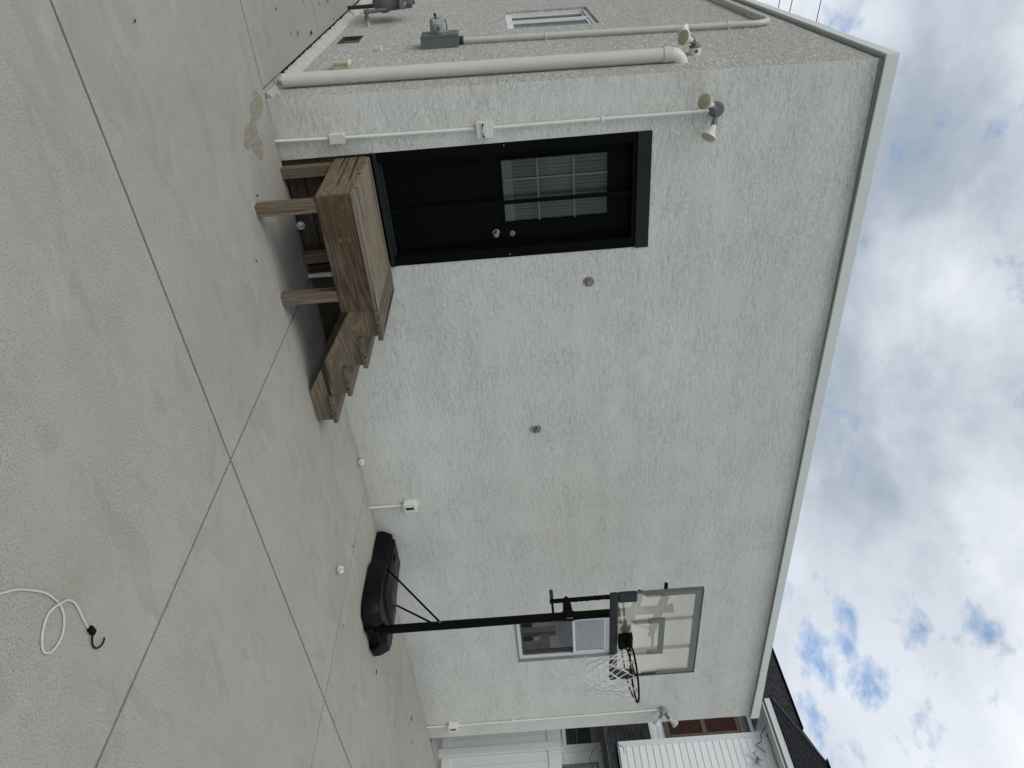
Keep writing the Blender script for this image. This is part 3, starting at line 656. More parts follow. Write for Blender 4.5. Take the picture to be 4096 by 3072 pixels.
part('glass_dome', MB().lathe(a0, (-1, 0, 0), [(.02, .086), (.085, .083), (.118, .078), (.128, .066), (.131, 0)], 32), 'meterglass', t, smooth=True)
part('seal', MB().tube([a0 + Vector((-.125, 0, -.02)), a0 + Vector((-.15, -.01, -.02))], .009, 8).tube([a0 + Vector((-.15, -.01, -.02)), a0 + Vector((-.175, -.012, -.025))], .012, 8), 'gutter', t)
part('pipe_hub', MB().tube([S(-.04, 1.785, 1.455), S(-.04, 1.785, 1.50)], .038, 20), 'copper', t, smooth=True)
t = thing('electrical_conduit', S(-.03, 1.79, 1.5), 'thick white conduit climbing from the meter box and turning under the roof', 'conduit')
top = [S(-.035, 1.785, 1.50), S(-.035, 1.73, 2.6), S(-.035, 1.665, 4.05)]
for i in range(0, 9):
    a = i / 8 * math.pi / 2; top.append(S(-.035, 1.66 + .17 * (1 - math.cos(a)), 4.30 + .17 * math.sin(a)))
part('pipe', MB().tube(top[:3] + top[3:], .0275, 20), 'drain', t, smooth=True)
part('pipe', MB().tube([top[-1], S(-.035, 8.8, 4.22)], .0275, 20), 'drain', t, smooth=True)
part('coupling', MB().tube([S(-.035, 1.83, 4.468), S(-.035, 1.90, 4.466)], .032, 20), 'drain', t, smooth=True)
for y, z in ((1.745, 2.3), (1.668, 4.05)):
    f = MB(); f.tube([S(-.035, y, z - .012), S(-.035, y, z + .012)], .034, 20); sbx(f, y - .06, y - .02, z - .012, z + .012, -.006, .003)
    part('strap', f, 'drain', t, smooth=True)
for y in (2.45, 5.0): part('strap', MB().tube([S(-.035, y - .012, 4.455 - (y - 2.45) * .035), S(-.035, y + .012, 4.455 - (y - 2.45) * .035)], .034, 20), 'drain', t, smooth=True)

t = thing('floodlight', S(0, .61, 3.47), 'twin bulb floodlight on the side wall just above the drain pipe elbow', 'floodlight')
part('wall_box', MB().lathe(S(.004, .61, 3.472), (-1, 0, 0), [(0, .050), (.058, .050), (.060, .046), (.061, 0)], 28), 'white_paint', t, smooth=True)
part('knockout', MB().lathe(S(-.03, .562, 3.472), (0, -1, 0), [(0, .013), (.004, .013), (.005, .0)], 14), 'copper', t, smooth=True)
part('cover', MB().lathe(S(-.056, .61, 3.472), (-1, 0, 0), [(0, .052), (.006, .052), (.014, .036), (.034, .026), (.035, 0)], 24), 'socket', t, smooth=True)
bulb(t, S(-.085, .59, 3.465), S(-.118, .56, 3.425), S(-.150, .515, 3.345))
bulb(t, S(-.085, .64, 3.470), S(-.125, .68, 3.435), S(-.175, .73, 3.385), .058)

t = thing('outlet_box', S(0, 1.0, .35), 'yellowed weatherproof outlet low on the side wall beside the drain pipe', 'outlet')
f = MB(); sbx(f, .95, 1.05, .36, .50, -.035, .0); part('box', f, 'beige', t, .004)
f = MB(); sbx(f, .945, 1.055, .355, .505, -.062, -.037); part('cover', f, 'beige', t, .006)
f = MB(); sbx(f, .94, 1.06, .490, .512, -.064, -.030); part('hinge', f, 'white_paint', t, .003)
t = thing('cable_box', S(0, 1.75, .66), 'tiny white cable entry box on the side wall below the meter', 'cable box')
f = MB(); sbx(f, 1.72, 1.78, .650, .688, -.04, 0); part('box', f, 'white_paint', t, .003)
f = MB(); sbx(f, 1.716, 1.784, .688, .694, -.055, 0); part('lid', f, 'white_paint', t, .002)

t = thing('gas_meter', S(-.15, 3.6, .3), 'grey gas meter with pipes and regulator on the side wall', 'gas meter')
gc = -.15
part('wall_pipe', MB().tube([S(.01, 3.33, .36), S(-.07, 3.33, .36)], .024, 14), 'mortar', t, smooth=True)
part('valve', MB().tube([S(-.05, 3.33, .36), S(-.115, 3.34, .36)], .026, 14), 'gas', t, smooth=True)
part('riser', MB().tube([S(-.10, 3.34, .36), S(gc + .01, 3.35, .362), S(gc, 3.36, .375), S(gc, 3.38, .43), S(gc, 3.58, .80)], .021, 14), 'gas', t, smooth=True)
part('elbow', MB().tube([S(gc + .02, 3.35, .358), S(gc - .002, 3.352, .362), S(gc, 3.36, .385)], .031, 14), 'gas', t, smooth=True)
part('regulator', MB().lathe(S(gc - .03, 3.60, .835), (0, 0, 1), [(-.035, .02), (-.03, .05), (0, .052), (.03, .05), (.04, .02)], 24), 'gas', t, smooth=True)
f = MB(); sbx(f, 3.46, 3.95, .43, .735, gc - .14, gc - .01); part('meter_body', f, 'gas', t, .03, seg=3, smooth=False)
part('diaphragm', MB().lathe(S(gc - .075, 3.47, .56), (0, -1, 0), [(0, .115), (.012, .11), (.026, .085), (.028, 0)], 28), 'gas', t, smooth=True)
part('top_plate', sbx(MB(), 3.42, 3.98, .735, .755, gc - .155, gc + .005), 'gas', t, .006)
part('supply_pipe', MB().tube([S(gc - .05, 3.85, .755), S(gc - .05, 3.85, .86), S(gc - .03, 3.7, .885), S(gc - .03, 3.62, .885)], .019, 12), 'gas', t, smooth=True)
part('ground_pipe', MB().tube([S(gc + .05, 4.26, -.02), S(gc + .03, 4.10, .33), S(gc, 3.95, .44)], .024, 14), 'copper', t, smooth=True)

# ------------------------------------------------------------------ wooden porch and steps
t = thing('wooden_porch', (0.49, -0.45, 0), 'weathered wooden landing with four steps in front of the black door', 'porch')
PX0, PX1 = 0.492, 1.428
ys = [-.905, -.768, -.625, -.482, -.339, -.196, -.053]
for i in range(6):
    z = 0.729 + random.uniform(-.003, .002)
    part('deck_board', MB().box(PX0 - .006, PX1, ys[i], ys[i + 1] - .009, .692, z), 'wood_top', t, .004)
part('rim_board', MB().box(PX0, PX1 - .002, -.900, -.862, .435, .689), 'wood_front', t, .004)
part('rim_board', MB().box(PX0 + .001, PX0 + .038, -.861, -.012, .435, .689), 'wood_y', t, .004)
part('rim_board', MB().box(PX1 - .042, PX1 - .004, -.861, -.012, .44, .689), 'wood_y', t, .004)
part('joist', MB().box(.94, .978, -.861, -.02, .50, .689), 'wood_y', t, .003)
for x0, y0, zt_ in ((.520, -.898, .434), (1.243, -.898, .434), (.514, -.098, .688), (1.262, -.105, .688)):
    part('post', MB().box(x0, x0 + .089, y0, y0 + .088, 0, zt_), 'wood_z', t, .005)
for (x, z, r1, r2) in ((.575, .622, .022, .016), (.83, .555, .020, .015), (.828, .618, .019, .014)):
    rg = [(x + r1 * math.cos(k * .449) * (1 + .15 * math.sin(3 * k)), -.9012, z + r2 * math.sin(k * .449)) for k in range(14)]
    part('knot', MB().prism(rg, (0, 0, 0), (0, .003, 0)), 'knot', t)
for y0, y1 in ((-.868, -.830), (-.085, -.047)):
    poly = [(2.185, y0, 0), (2.485, y0, 0), (2.485, y0, .159), (2.22, y0, .159), (2.22, y0, .334), (1.95, y0, .334), (1.95, y0, .516), (1.68, y0, .516), (1.68, y0, .690), (1.432, y0, .690), (1.432, y0, .49)]
    part('stringer', MB().prism(poly, (0, 0, 0), (0, y1 - y0, 0)), 'wood_x', t, .003)
part('shade_board', MB().prism([(1.40, -.034, 0), (2.30, -.034, 0), (2.20, -.034, .15), (1.93, -.034, .33), (1.66, -.034, .51), (1.40, -.034, .68)], (0, 0, 0), (0, .024, 0)), 'wood_old', t)  # added dark board standing in for the deep shade under the steps
rt_ = random.Random(4)
for x0, zt_ in ((1.432, .729), (1.685, .556), (1.952, .373), (2.222, .198)):
    for k in range(2):
        dz = rt_.uniform(-.003, .003); a = x0 + k * .141
        part('tread', MB().prism([(a, -.905, zt_ - .038 + dz - k * .004), (a + .135, -.905, zt_ - .042 + dz - k * .006), (a + .135, -.905, zt_ - .003 + dz - k * .006), (a, -.905, zt_ + dz - k * .004)], (0, 0, 0), (0, .885 + rt_.uniform(-.01, .0), 0)), 'wood_tread', t, .005)
t = thing('vent_pipe', (1.48, -.07, 0), 'short white plastic pipe standing against the wall under the porch', 'pipe')
part('pipe', MB().tube([(1.48, -.068, .0), (1.48, -.068, .67)], .021, 20), 'white_paint', t, smooth=True)
part('collar', MB().tube([(1.48, -.068, .30), (1.48, -.068, .36)], .026, 20), 'white_paint', t, smooth=True)

# ------------------------------------------------------------------ basketball hoop
HX = 5.03; PY = -1.17
t = thing('basketball_hoop', (HX, PY, 0), 'portable basketball hoop with clear backboard and black base by the wall', 'basketball hoop')
half = [(0.02, -.01), (.26, -.01), (.29, -.25), (.30, -.48), (.385, -.62), (.41, -1.0), (.40, -1.14), (.34, -1.245), (.16, -1.265), (.09, -1.18)]
outl = [(HX - x, y) for x, y in half] + [(HX + x, y) for x, y in reversed(half)]
def loft(outl, cx, cy, levels):
    mb = MB(); n = len(outl); vs = []; fs = []
    for z, sc_ in levels:
        for x, y in outl:
            dx, dy = x - cx, y - cy; L = math.hypot(dx, dy); k = max(L - sc_, .02) / L
            vs.append((cx + dx * k, cy + dy * k, z))
    for j in range(len(levels) - 1):
        for i in range(n):
            a = j * n + i; b = j * n + (i + 1) % n; fs.append((a, b, b + n, a + n))
    fs.append(tuple(range(n))); fs.append(tuple((len(levels) - 1) * n + i for i in range(n))); return mb.add(vs, fs)
base = part('base', loft(outl, HX, -.65, [(.004, .02), (.02, .0), (.085, .004), (.125, .022), (.175, .045), (.188, .06)]), 'plastic', t, .012, smooth=True, seg=3)
raised = [(HX - .2, -.08), (HX + .2, -.08), (HX + .23, -.5), (HX + .29, -.75), (HX + .28, -.95), (HX + .1, -1.0), (HX - .1, -1.0), (HX - .28, -.95), (HX - .29, -.75), (HX - .23, -.5)]
part('base_top', loft(raised, HX, -.6, [(.180, .0), (.206, .012), (.214, .03)]), 'plastic', base, .006, smooth=True)
part('filler_cap', MB().lathe((HX - .12, -.30, .21), (0, 0, 1), [(0, .045), (.02, .045), (.024, .03), (.025, 0)], 20), 'plastic', base, smooth=True)
part('recess', MB().prism([(HX + .05 + .10 * math.cos(k * .524), -.72 + .045 * math.sin(k * .524), .2145) for k in range(12)], (0, 0, 0), (0, 0, .002)), 'gutter', base)
for sx in (-1, 1):
    w = part('wheel', MB().lathe((HX + sx * .135, -1.245, .055), (sx, 0, 0), [(0, .05), (.005, .054), (.035, .054), (.04, .05), (.041, 0)], 24), 'hblack', t, smooth=True)
part('axle', MB().tube([(HX - .15, -1.245, .055), (HX + .17, -1.245, .055)], .007, 10), 'silver', t)
part('wheel_bracket', MB().box(HX - .10, HX + .10, -1.262, -1.14, .035, .135), 'hblack', t, .012)
part('pole', MB().tube([(HX, PY, .07), (HX, PY, 1.18)], .0455, 28), 'hblack', t, smooth=True)
part('pole', MB().tube([(HX, PY, 1.17), (HX, PY, 2.21)], .0440, 28), 'hblack', t, smooth=True)
part('pole', MB().tube([(HX, PY, 2.20), (HX, PY, 3.17)], .0425, 28).lathe((HX, PY, 3.165), (0, 0, 1), [(0, .046), (.02, .046), (.024, .03), (.025, 0)], 24), 'hblack', t, smooth=True)
part('sticker', MB().box(HX - .030, HX + .022, PY - .0465, PY - .044, 2.08, 2.145), 'sticker', t)
for sx in (-1, 1):
    part('brace', MB().tube([(HX + sx * .045, PY + .01, .765), (HX + sx * .31, -.62, .195)], .011, 10), 'hblack', t, smooth=True)
    part('bolt', MB().lathe((HX + sx * .045, PY, .765), (sx, 0, 0), [(0, .011), (.016, .011), (.017, 0)], 8), 'silver', t)
# height adjuster behind the pole
BY = PY + .19
adj = part('adjuster_bar', MB().bar((HX, BY + .01, 1.92), (HX, BY + .02, 3.16), .03, .040, (0, 1, 0)), 'hblack', t, .003)
nt = MB()
for k in range(7):
    z = 2.17 + k * .115; y = BY + .01 + (z - 1.92) / 1.17 * .01
    nt.prism([(HX - .006, y - .020, z), (HX - .006, y - .032, z + .02), (HX - .006, y - .020, z + .075)], (0, 0, 0), (.012, 0, 0))
part('notch', nt, 'hblack', adj)
part('adjuster_bracket', MB().prism([(HX - .026, PY + .03, 2.045), (HX - .026, BY + .015, 2.06), (HX - .026, BY + .055, 2.095), (HX - .026, BY + .015, 2.135), (HX - .026, PY + .03, 2.15)], (0, 0, 0), (.052, 0, 0)), 'hblack', t, .008)
part('pole_clamp', MB().tube([(HX, PY, 2.035), (HX, PY, 2.16)], .052, 28), 'hblack', t, smooth=True)
lv = part('lever', MB().tube([(HX, PY + .03, 1.945), (HX, BY + .06, 1.945)], .013, 12), 'hblack', t, smooth=True)
part('grip', MB().tube([(HX, BY + .04, 1.945), (HX, BY + .05, 1.945), (HX, BY + .150, 1.945), (HX, BY + .160, 1.945)], [.012, .020, .020, .010], 16), 'pad', lv, smooth=True)
BBY = -1.50
for zp, zb_ in ((3.08, 2.90), (2.80, 2.62)):
    for sx in (-1, 1):
        part('lift_arm', MB().bar((HX + sx * .058, BY + .02, zp + .09), (HX + sx * .058, BBY + .055, zb_), .02, .055), 'hblack', t, .002)
    part('pivot_bolt', MB().tube([(HX - .08, PY, zp), (HX + .08, PY, zp)], .008, 8), 'silver', t)
part('cross_tube', MB().tube([(HX - .15, BY + .01, 3.15), (HX + .15, BY + .01, 3.15)], .020, 12), 'hblack', t, smooth=True)
sp = [(HX + .02 + .014 * math.cos(a), BBY + .22 - a * .0016, 2.70 + a * .0035 + .014 * math.sin(a)) for a in [i * .7 for i in range(110)]]
part('spring', MB().tube(sp, .0028, 5), 'silver', t)
# backboard
CX0, CX1, CZ0, CZ1 = 4.315, 5.655, 2.492, 3.368
bb = part('backboard', MB().box(CX0 + .008, CX1 - .008, BBY - .004, BBY + .004, CZ0 + .01, CZ1 - .008), 'acrylic', t)
def bord(y0, y1, w, x0=CX0, x1=CX1, z0=CZ0, z1=CZ1):
    return MB().box(x0, x0 + w, y0, y1, z0, z1).box(x1 - w, x1, y0, y1, z0, z1).box(x0 + w, x1 - w, y0, y1, z1 - w, z1).box(x0 + w, x1 - w, y0, y1, z0, z0 + w)
part('edge_frame', bord(BBY - .014, BBY + .018, .008), 'gas', bb, .002)
fr = MB()
for x in (4.775, 5.235): fr.box(x - .013, x + .013, BBY + .006, BBY + .032, CZ0 + .01, CZ1 - .010)
part('frame_bar', fr, 'hblack', bb, .002)
part('frame_bar', MB().box(4.788, 5.222, BBY + .007, BBY + .033, 2.905, 2.93).box(4.788, 5.222, BBY + .007, BBY + .033, 2.61, 2.635), 'hblack', bb, .002)
yp0, yp1 = BBY - .0065, BBY - .0045
pr = MB()
pr.box(CX0 + .010, CX1 - .010, yp0, yp1, CZ1 - .075, CZ1 - .010)
for x0 in (CX0 + .010, CX1 - .072): pr.box(x0, x0 + .062, yp0, yp1, 2.965, CZ1 - .075)
pr.box(4.735, 5.295, yp0, yp1, 2.965, 3.022)
for x0 in (4.735, 5.240): pr.box(x0, x0 + .055, yp0, yp1, 2.86, 2.965)
part('border_print', pr, 'print', bb)
hs = MB()
for x0, w in ((CX0 + .010, .062), (CX1 - .072, .062), (4.735, .055), (5.240, .055)):
    ztop = 2.935 if w > .06 else 2.835
    for k in range(9):
        z = ztop - k * .019; sg = 1 if x0 < 5 else -1
        za, zb2 = (z, z + .05) if sg > 0 else (z + .05, z)
        hs.add([(x0, yp0, za), (x0 + w, yp0, zb2), (x0 + w, yp0, zb2 + .009), (x0, yp0, za + .009)], [(0, 1, 2, 3)])
part('stripe_print', hs, 'hblack', bb)
pd = MB().box(CX0 - .012, CX1 + .012, BBY - .030, BBY + .022, 2.478, 2.555)
pd.box(CX0 - .012, CX0 + .105, BBY - .030, BBY + .022, 2.556, 2.735).box(CX1 - .105, CX1 + .012, BBY - .030, BBY + .022, 2.556, 2.735)
part('corner_padding', pd, 'pad', bb, .014, seg=3)
# rim
rcx, rcy, rz = 4.995, -1.905, 2.655; RR = .245
ringp = [(rcx + RR * math.cos(a), rcy + RR * math.sin(a), rz) for a in [i * math.pi / 24 for i in range(49)]]
rim = part('rim', MB().tube(ringp, .0095, 10, caps=False), 'hblack', t, smooth=True)
r2p = [(rcx + RR * .97 * math.cos(a), rcy + RR * .97 * math.sin(a), rz - .048) for a in [R(200) + i * R(140) / 20 - R(0) for i in range(21)]]
rb = MB().box(4.905, 5.085, -1.570, BBY - .006, 2.560, 2.700).box(4.915, 5.075, -1.665, -1.570, 2.640, 2.668)
part('rim_bracket', rb, 'hblack', t, .006)
for sx in (-1, 1):
    part('rim_support', MB().tube([(rcx + sx * .075, -1.565, 2.585), (rcx + sx * .20, -1.76, 2.600), (rcx + sx * .236, -1.88, 2.612), (rcx + sx * .20, -2.03, 2.635), (rcx + sx * .195, -2.05, 2.648)], .0068, 8), 'hblack', rim, smooth=True)
loops = MB()
for k in range(12):
    a = k * math.pi / 6 + .13
    c0 = Vector((rcx + (RR - .004) * math.cos(a), rcy + (RR - .004) * math.sin(a), rz))
    tn = Vector((-math.sin(a), math.cos(a), 0))
    loops.tube([c0 - tn * .018 + Vector((0, 0, -.006)), c0 - tn * .010 + Vector((0, 0, -.024)), c0 + tn * .010 + Vector((0, 0, -.024)), c0 + tn * .018 + Vector((0, 0, -.006))], .003, 6)
part('net_hook', loops, 'hblack', rim)
rn = random.Random(8)
lev = [(0, RR - .006, .024), (1, .205, .125), (2, .168, .205), (3, .150, .275), (4, .142, .335), (5, .145, .39), (6, .152, .44)]
node = {}
for l, r_, dz in lev:
    for k in range(12):
        a = (k + .5 * (l % 2)) * math.pi / 6 + .13 + rn.uniform(-.03, .03) * (l > 0)
        rad = r_ * (1 + rn.uniform(-.05, .05) * (l > 0))
        node[l, k] = Vector((rcx + rad * math.cos(a) - .012 * l * .3, rcy + rad * math.sin(a) + .004 * l, rz - dz + rn.uniform(-.01, .01) * (l > 0)))
nm = MB()
def sag(a, b):
    md_ = (a + b) / 2; c = Vector((rcx, rcy, md_.z)); md_ += (c - md_) * .045 + Vector((0, 0, -.006)); nm.tube([a, md_, b], .0042, 5)
for l in range(6):
    for k in range(12):
        if l % 2 == 0: sag(node[l, k], node[l + 1, k]); sag(node[l, k], node[l + 1, (k - 1) % 12])
        else: sag(node[l, k], node[l + 1, k]); sag(node[l, k], node[l + 1, (k + 1) % 12])
for l in range(1, 6):
    for k in range(12): nm.lathe(node[l, k] - Vector((0, 0, .008)), (0, 0, 1), [(0, .004), (.004, .0075), (.012, .0075), (.016, .004)], 6)
for k in range(12):
    a, b = node[6, k], node[6, (k + 1) % 12]
    if k % 5 != 4:
        mdp = (a + b) / 2 + Vector((0, 0, -.03)); nm.tube([a, a.lerp(mdp, .6), mdp, b.lerp(mdp, .6), b], .0035, 5)
part('net', nm, 'net', t)

# ------------------------------------------------------------------ balls, bungee cord, leaves
def wiffle(loc, label, rz_):
    r_ = .036; nu, nv = 32, 18; vs = []; fs = []
    for j in range(1, nv):
        for i in range(nu):
            th, ph = math.pi * j / nv, 2 * math.pi * i / nu
            vs.append((r_ * math.sin(th) * math.cos(ph), r_ * math.sin(th) * math.sin(ph), r_ * math.cos(th)))
    vs += [(0, 0, r_), (0, 0, -r_)]
    for j in range(nv - 2):
        for i in range(nu):
            if i % 4 in (1,) and (2 <= j <= 7): continue
            if i % 4 == 2 and (3 <= j <= 6): continue
            if i % 8 == 5 and (10 <= j <= 12): continue
            a, b = j * nu + i, j * nu + (i + 1) % nu; fs.append((a, a + nu, b + nu, b))
    for i in range(nu):
        fs.append((len(vs) - 2, i, (i + 1) % nu)); k = (nv - 2) * nu; fs.append((len(vs) - 1, k + (i + 1) % nu, k + i))
    me = bpy.data.meshes.new('practice_ball'); me.from_pydata(vs, [], fs); me.materials.append(M['ball'])
    for p in me.polygons: p.use_smooth = True
    o = bpy.data.objects.new('practice_ball', me); col.objects.link(o); o.location = loc; o.rotation_euler = (R(68), R(15), rz_)
    md = o.modifiers.new('shell', 'SOLIDIFY'); md.thickness = .0022
    tag(o, label, 'ball', 'slotted plastic practice balls on the concrete'); return o
wiffle((3.69, -.045, .0365), 'white slotted plastic ball against the wall foot between steps and hoop', R(20))
wiffle((1.02, -.05, .0365), 'white slotted plastic ball under the wooden porch', R(55))
wiffle((3.735, -1.465, .0365), 'white slotted plastic ball out on the open concrete before the hoop base', R(5))

t = thing('bungee_cord', (0.9, -4.15, 0), 'looped pale grey bungee cord with black hook lying on the concrete', 'bungee cord')
bp = [(.30, -4.60), (.47, -4.38), (.597, -4.239), (.640, -4.190), (.689, -4.151), (.77, -4.100), (.851, -4.078), (.905, -4.085), (.937, -4.108), (.958, -4.138), (.964, -4.169), (.960, -4.20), (.949, -4.224), (.925, -4.242), (.899, -4.237), (.872, -4.215), (.853, -4.187), (.841, -4.155), (.840, -4.128), (.846, -4.100), (.859, -4.075), (.878, -4.048), (.901, -4.030), (.935, -4.017), (.974, -4.019), (1.03, -4.026), (1.082, -4.028)]
def cr(P_, n=6):
    out = []
    for i in range(len(P_) - 1):
        p0, p1, p2, p3 = (Vector(P_[max(i - 1, 0)]), Vector(P_[i]), Vector(P_[i + 1]), Vector(P_[min(i + 2, len(P_) - 1)]))
        for k in range(n):
            u = k / n; out.append(.5 * ((2 * p1) + (p2 - p0) * u + (2 * p0 - 5 * p1 + 4 * p2 - p3) * u * u + (3 * p1 - p0 - 3 * p2 + p3) * u ** 3))
    return out + [Vector(P_[-1])]
b3 = [(x, y, .0055 + (.010 if i in (20,) else .006 if i in (19, 21) else 0)) for i, (x, y) in enumerate(bp)]
part('cord', MB().tube(cr(b3), .0046, 10), 'cord', t, smooth=True)
part('hook_cap', MB().bar((1.074, -4.028, .011), (1.112, -4.024, .011), .024, .017).tube([(1.070, -4.030, .011), (1.084, -4.028, .011)], [.008, .0105], 10), 'hblack', t, .003)
hk = cr([(1.108, -4.030, .010), (1.128, -4.048, .008), (1.150, -4.058, .008), (1.172, -4.052, .010), (1.186, -4.030, .013), (1.186, -4.008, .014), (1.178, -3.998, .014)], 5)
part('hook', MB().tube(hk, .0036, 8), 'hblack', t, smooth=True)

LF = [(-.516, .878, .018), (-.244, 1.42, .03), (-.17, 1.939, .045), (-.317, 3.046, .03), (.482, -.787, .022), (.817, -1.168, .018), (7.71, -.582, .05), (7.872, -.82, .035), (4.208, -1.712, .018),
      (5.605, -1.267, .03), (4.066, -.879, .03), (-.799, -1.804, .02), (-.278, 1.199, .02), (-.12, 3.2, .02), (6.3, -2.2, .02), (7.0, -1.6, .02), (-.35, 2.6, .02), (-.45, 1.9, .018), (8.3, -1.4, .025)]
rl = random.Random(2)
for x, y, s2 in LF:
    n = 7; an = rl.uniform(0, 6.28); top = []
    for k in range(n):
        a = 2 * math.pi * k / n; q = s2 * rl.uniform(.6, 1.0); u, v = q * math.cos(a), q * .4 * math.sin(a)
        top.append((x + u * math.cos(an) - v * math.sin(an), y + u * math.sin(an) + v * math.cos(an), .003 + rl.uniform(0, .35) * s2))
    o = part('leaf', MB().add(top + [(x, y, .004)], [(k, (k + 1) % n, n) for k in range(n)]).add([(p[0], p[1], p[2] + .0015) for p in top] + [(x, y, .006)], [(k, (k + 1) % n, n) for k in range(n)]), 'leafm', org=(x, y, 0))
    tag(o, 'small dark curled dry leaf scrap lying on the concrete', 'leaf', 'dry leaf scraps scattered on the concrete')

# ------------------------------------------------------------------ white vinyl fence behind the house
t = thing('vinyl_fence', (10.2, 0.2, 0), 'white vinyl privacy fence closing the yard beyond the far end of the wall', 'fence')
FX = 10.2
part('post', MB().box(FX - .045, FX + .082, .180, .307, 0, 1.99), 'vinyl', t, .006)
part('post_cap', MB().box(FX - .055, FX + .092, .170, .317, 1.99, 2.005), 'vinyl', t, .004)
for y0, y1, z0, z1 in ((-2.2, .178, 1.768, 1.965), (-2.2, .178, .05, .20), (.309, 2.6, 1.768, 1.975), (.309, 2.6, .05, .17)):
    part('rail', MB().box(FX - .01, FX + .045, y0, y1, z0, z1), 'vinyl', t, .005)
for k in range(15):
    y1 = .176 - k * .15
    part('board', MB().box(FX + .006, FX + .028, y1 - .146, y1, .19, 1.775), 'vinyl', t, .003)
for k in range(14):
    y0 = .311 + k * .15
    part('board', MB().box(FX + .006, FX + .028, y0, y0 + .146, .16, 1.775), 'vinyl', t, .003)
part('post', MB().box(FX - .045, FX + .082, -2.33, -2.203, 0, 2.09), 'vinyl', t, .006)
part('bracket', MB().box(FX - .03, FX - .008, .172, .30, 1.755, 1.775), 'vinyl', t, .002)

# ------------------------------------------------------------------ neighbouring house
nb = thing('neighbour_house', (15, 0, 0), 'white sided neighbour house with dark shingle roofs and brown shutters', 'house')
def sides(x, y0, y1, z0, z1, expo=.146, name='siding_board'):
    k = 0; z = z0; first = None
    while z < z1 - .01:
        h = min(expo, z1 - z)
        if first is None:
            first = part(name, MB().prism([(x - .014, y0, z), (x - .001, y0, z + expo), (x + .01, y0, z + expo), (x + .01, y0, z)], (0, 0, 0), (0, y1 - y0, 0)), 'siding', nb)
            fz = z
        elif h < expo - .001:
            part(name, MB().prism([(x - .014, y0, z), (x - .001, y0, z + h), (x + .01, y0, z + h), (x + .01, y0, z)], (0, 0, 0), (0, y1 - y0, 0)), 'siding', nb)
        else: move_copy(first, (0, 0, z - fz), nb)
        z += expo
# ground floor
part('lower_wall', MB().box(15.02, 15.3, -3, 9, 0, 2.98), 'siding', nb)
sides(15.0, -2.0, 2.62, .2, 2.93)
part('wall_trim', MB().box(14.96, 15.02, 2.62, 2.80, 1.5, 2.96), 'vinyl', nb, .004)
part('wall_trim', MB().box(14.965, 15.02, 3.24, 3.34, 1.5, 2.96).box(14.965, 15.02, 2.80, 3.24, 2.11, 2.19), 'vinyl', nb, .004)
part('wall_trim', MB().box(14.975, 15.02, 2.80, 3.24, 2.76, 2.96), 'greytrim', nb, .003)
wn = part('window', MB().box(14.99, 15.015, 2.80, 3.24, 2.19, 2.76), 'green', nb)
for k in range(9): part('slat', MB().bar((14.965, 3.02, 2.225 + k * .063), (14.992, 3.02, 2.205 + k * .063), .42, .006, (0, 0, 1)), 'green', wn)
part('muntin', MB().box(14.955, 14.962, 2.80, 3.24, 2.43, 2.445), 'trimgrey', wn)
w2 = part('window', MB().box(14.975, 14.99, .9, 2.37, 1.9, 2.86), 'trimgrey', nb, .003)
part('pane', MB().box(14.968, 14.972, .95, 2.32, 1.95, 2.81), 'glass', w2)
part('gutter', MB().box(14.26, 14.42, -3, 9, 2.955, 3.045), 'gutter', nb, .01)
part('soffit', MB().box(14.42, 15.02, -3, 9, 2.965, 2.975), 'greytrim', nb)
part('drip_edge', MB().box(14.27, 14.33, -3, 9, 3.047, 3.056), 'trimgrey', nb)
# porch roof with single shingles
sl0 = Vector((14.29, 0, 3.06)); sdir = Vector((17.0 - 14.29, 0, 4.42 - 3.06)); sLen = sdir.length; sdir.normalize(); snor = Vector((-sdir.z, 0, sdir.x))
part('roof_deck', MB().prism([(14.29, -3, 3.045), (17.0, -3, 4.405), (17.0, -3, 4.3), (14.29, -3, 3.0)], (0, 0, 0), (0, 12, 0)), 'shingle', nb)
def shingle_mesh(w, l):
    return MB().add([Vector((0, 0, 0)) + snor * .020, Vector((0, w, 0)) + snor * .020, Vector((0, w, 0)) + sdir * l + snor * .004, sdir * l + snor * .004,
                     Vector((0, 0, 0)) + snor * -.002, Vector((0, w, 0)) + snor * -.002, Vector((0, w, 0)) + sdir * l - snor * .004, sdir * l - snor * .004],
                    [(0, 1, 2, 3), (0, 4, 5, 1), (1, 5, 6, 2), (3, 2, 6, 7), (0, 3, 7, 4)])
rsh = random.Random(6); protos = []
rest = MB(); cnt = 0
rows = int(sLen / .142)
for r_ in range(rows):
    y = 1.2 + rsh.uniform(-.2, 0); ymax = 2.9 + r_ * .09
    while y < ymax:
        w = rsh.choice((.12, .17, .24, .30)); l = .146 + rsh.uniform(-.006, .012) * 1
        mb2 = shingle_mesh(w - .005, l); base_p = sl0 + sdir * (.142 * r_) + Vector((0, y, 0)) + snor * rsh.uniform(0, .006)
        if cnt < 290 and y > 1.7:
            key = int(w * 100)
            pr_ = [p for p in protos if p[0] == key]
            if pr_:
                move_copy(pr_[0][1], base_p - pr_[0][2], nb)
            else:
                m3 = MB(); m3.add([v + base_p for v in mb2.v], mb2.f); o = part('shingle', m3, 'shingle', nb); protos.append((key, o, base_p))
            cnt += 1
        else: rest.add([v + base_p for v in mb2.v], mb2.f)
        y += w
tag(part('shingle_field', rest, 'shingle', nb), kind='stuff')
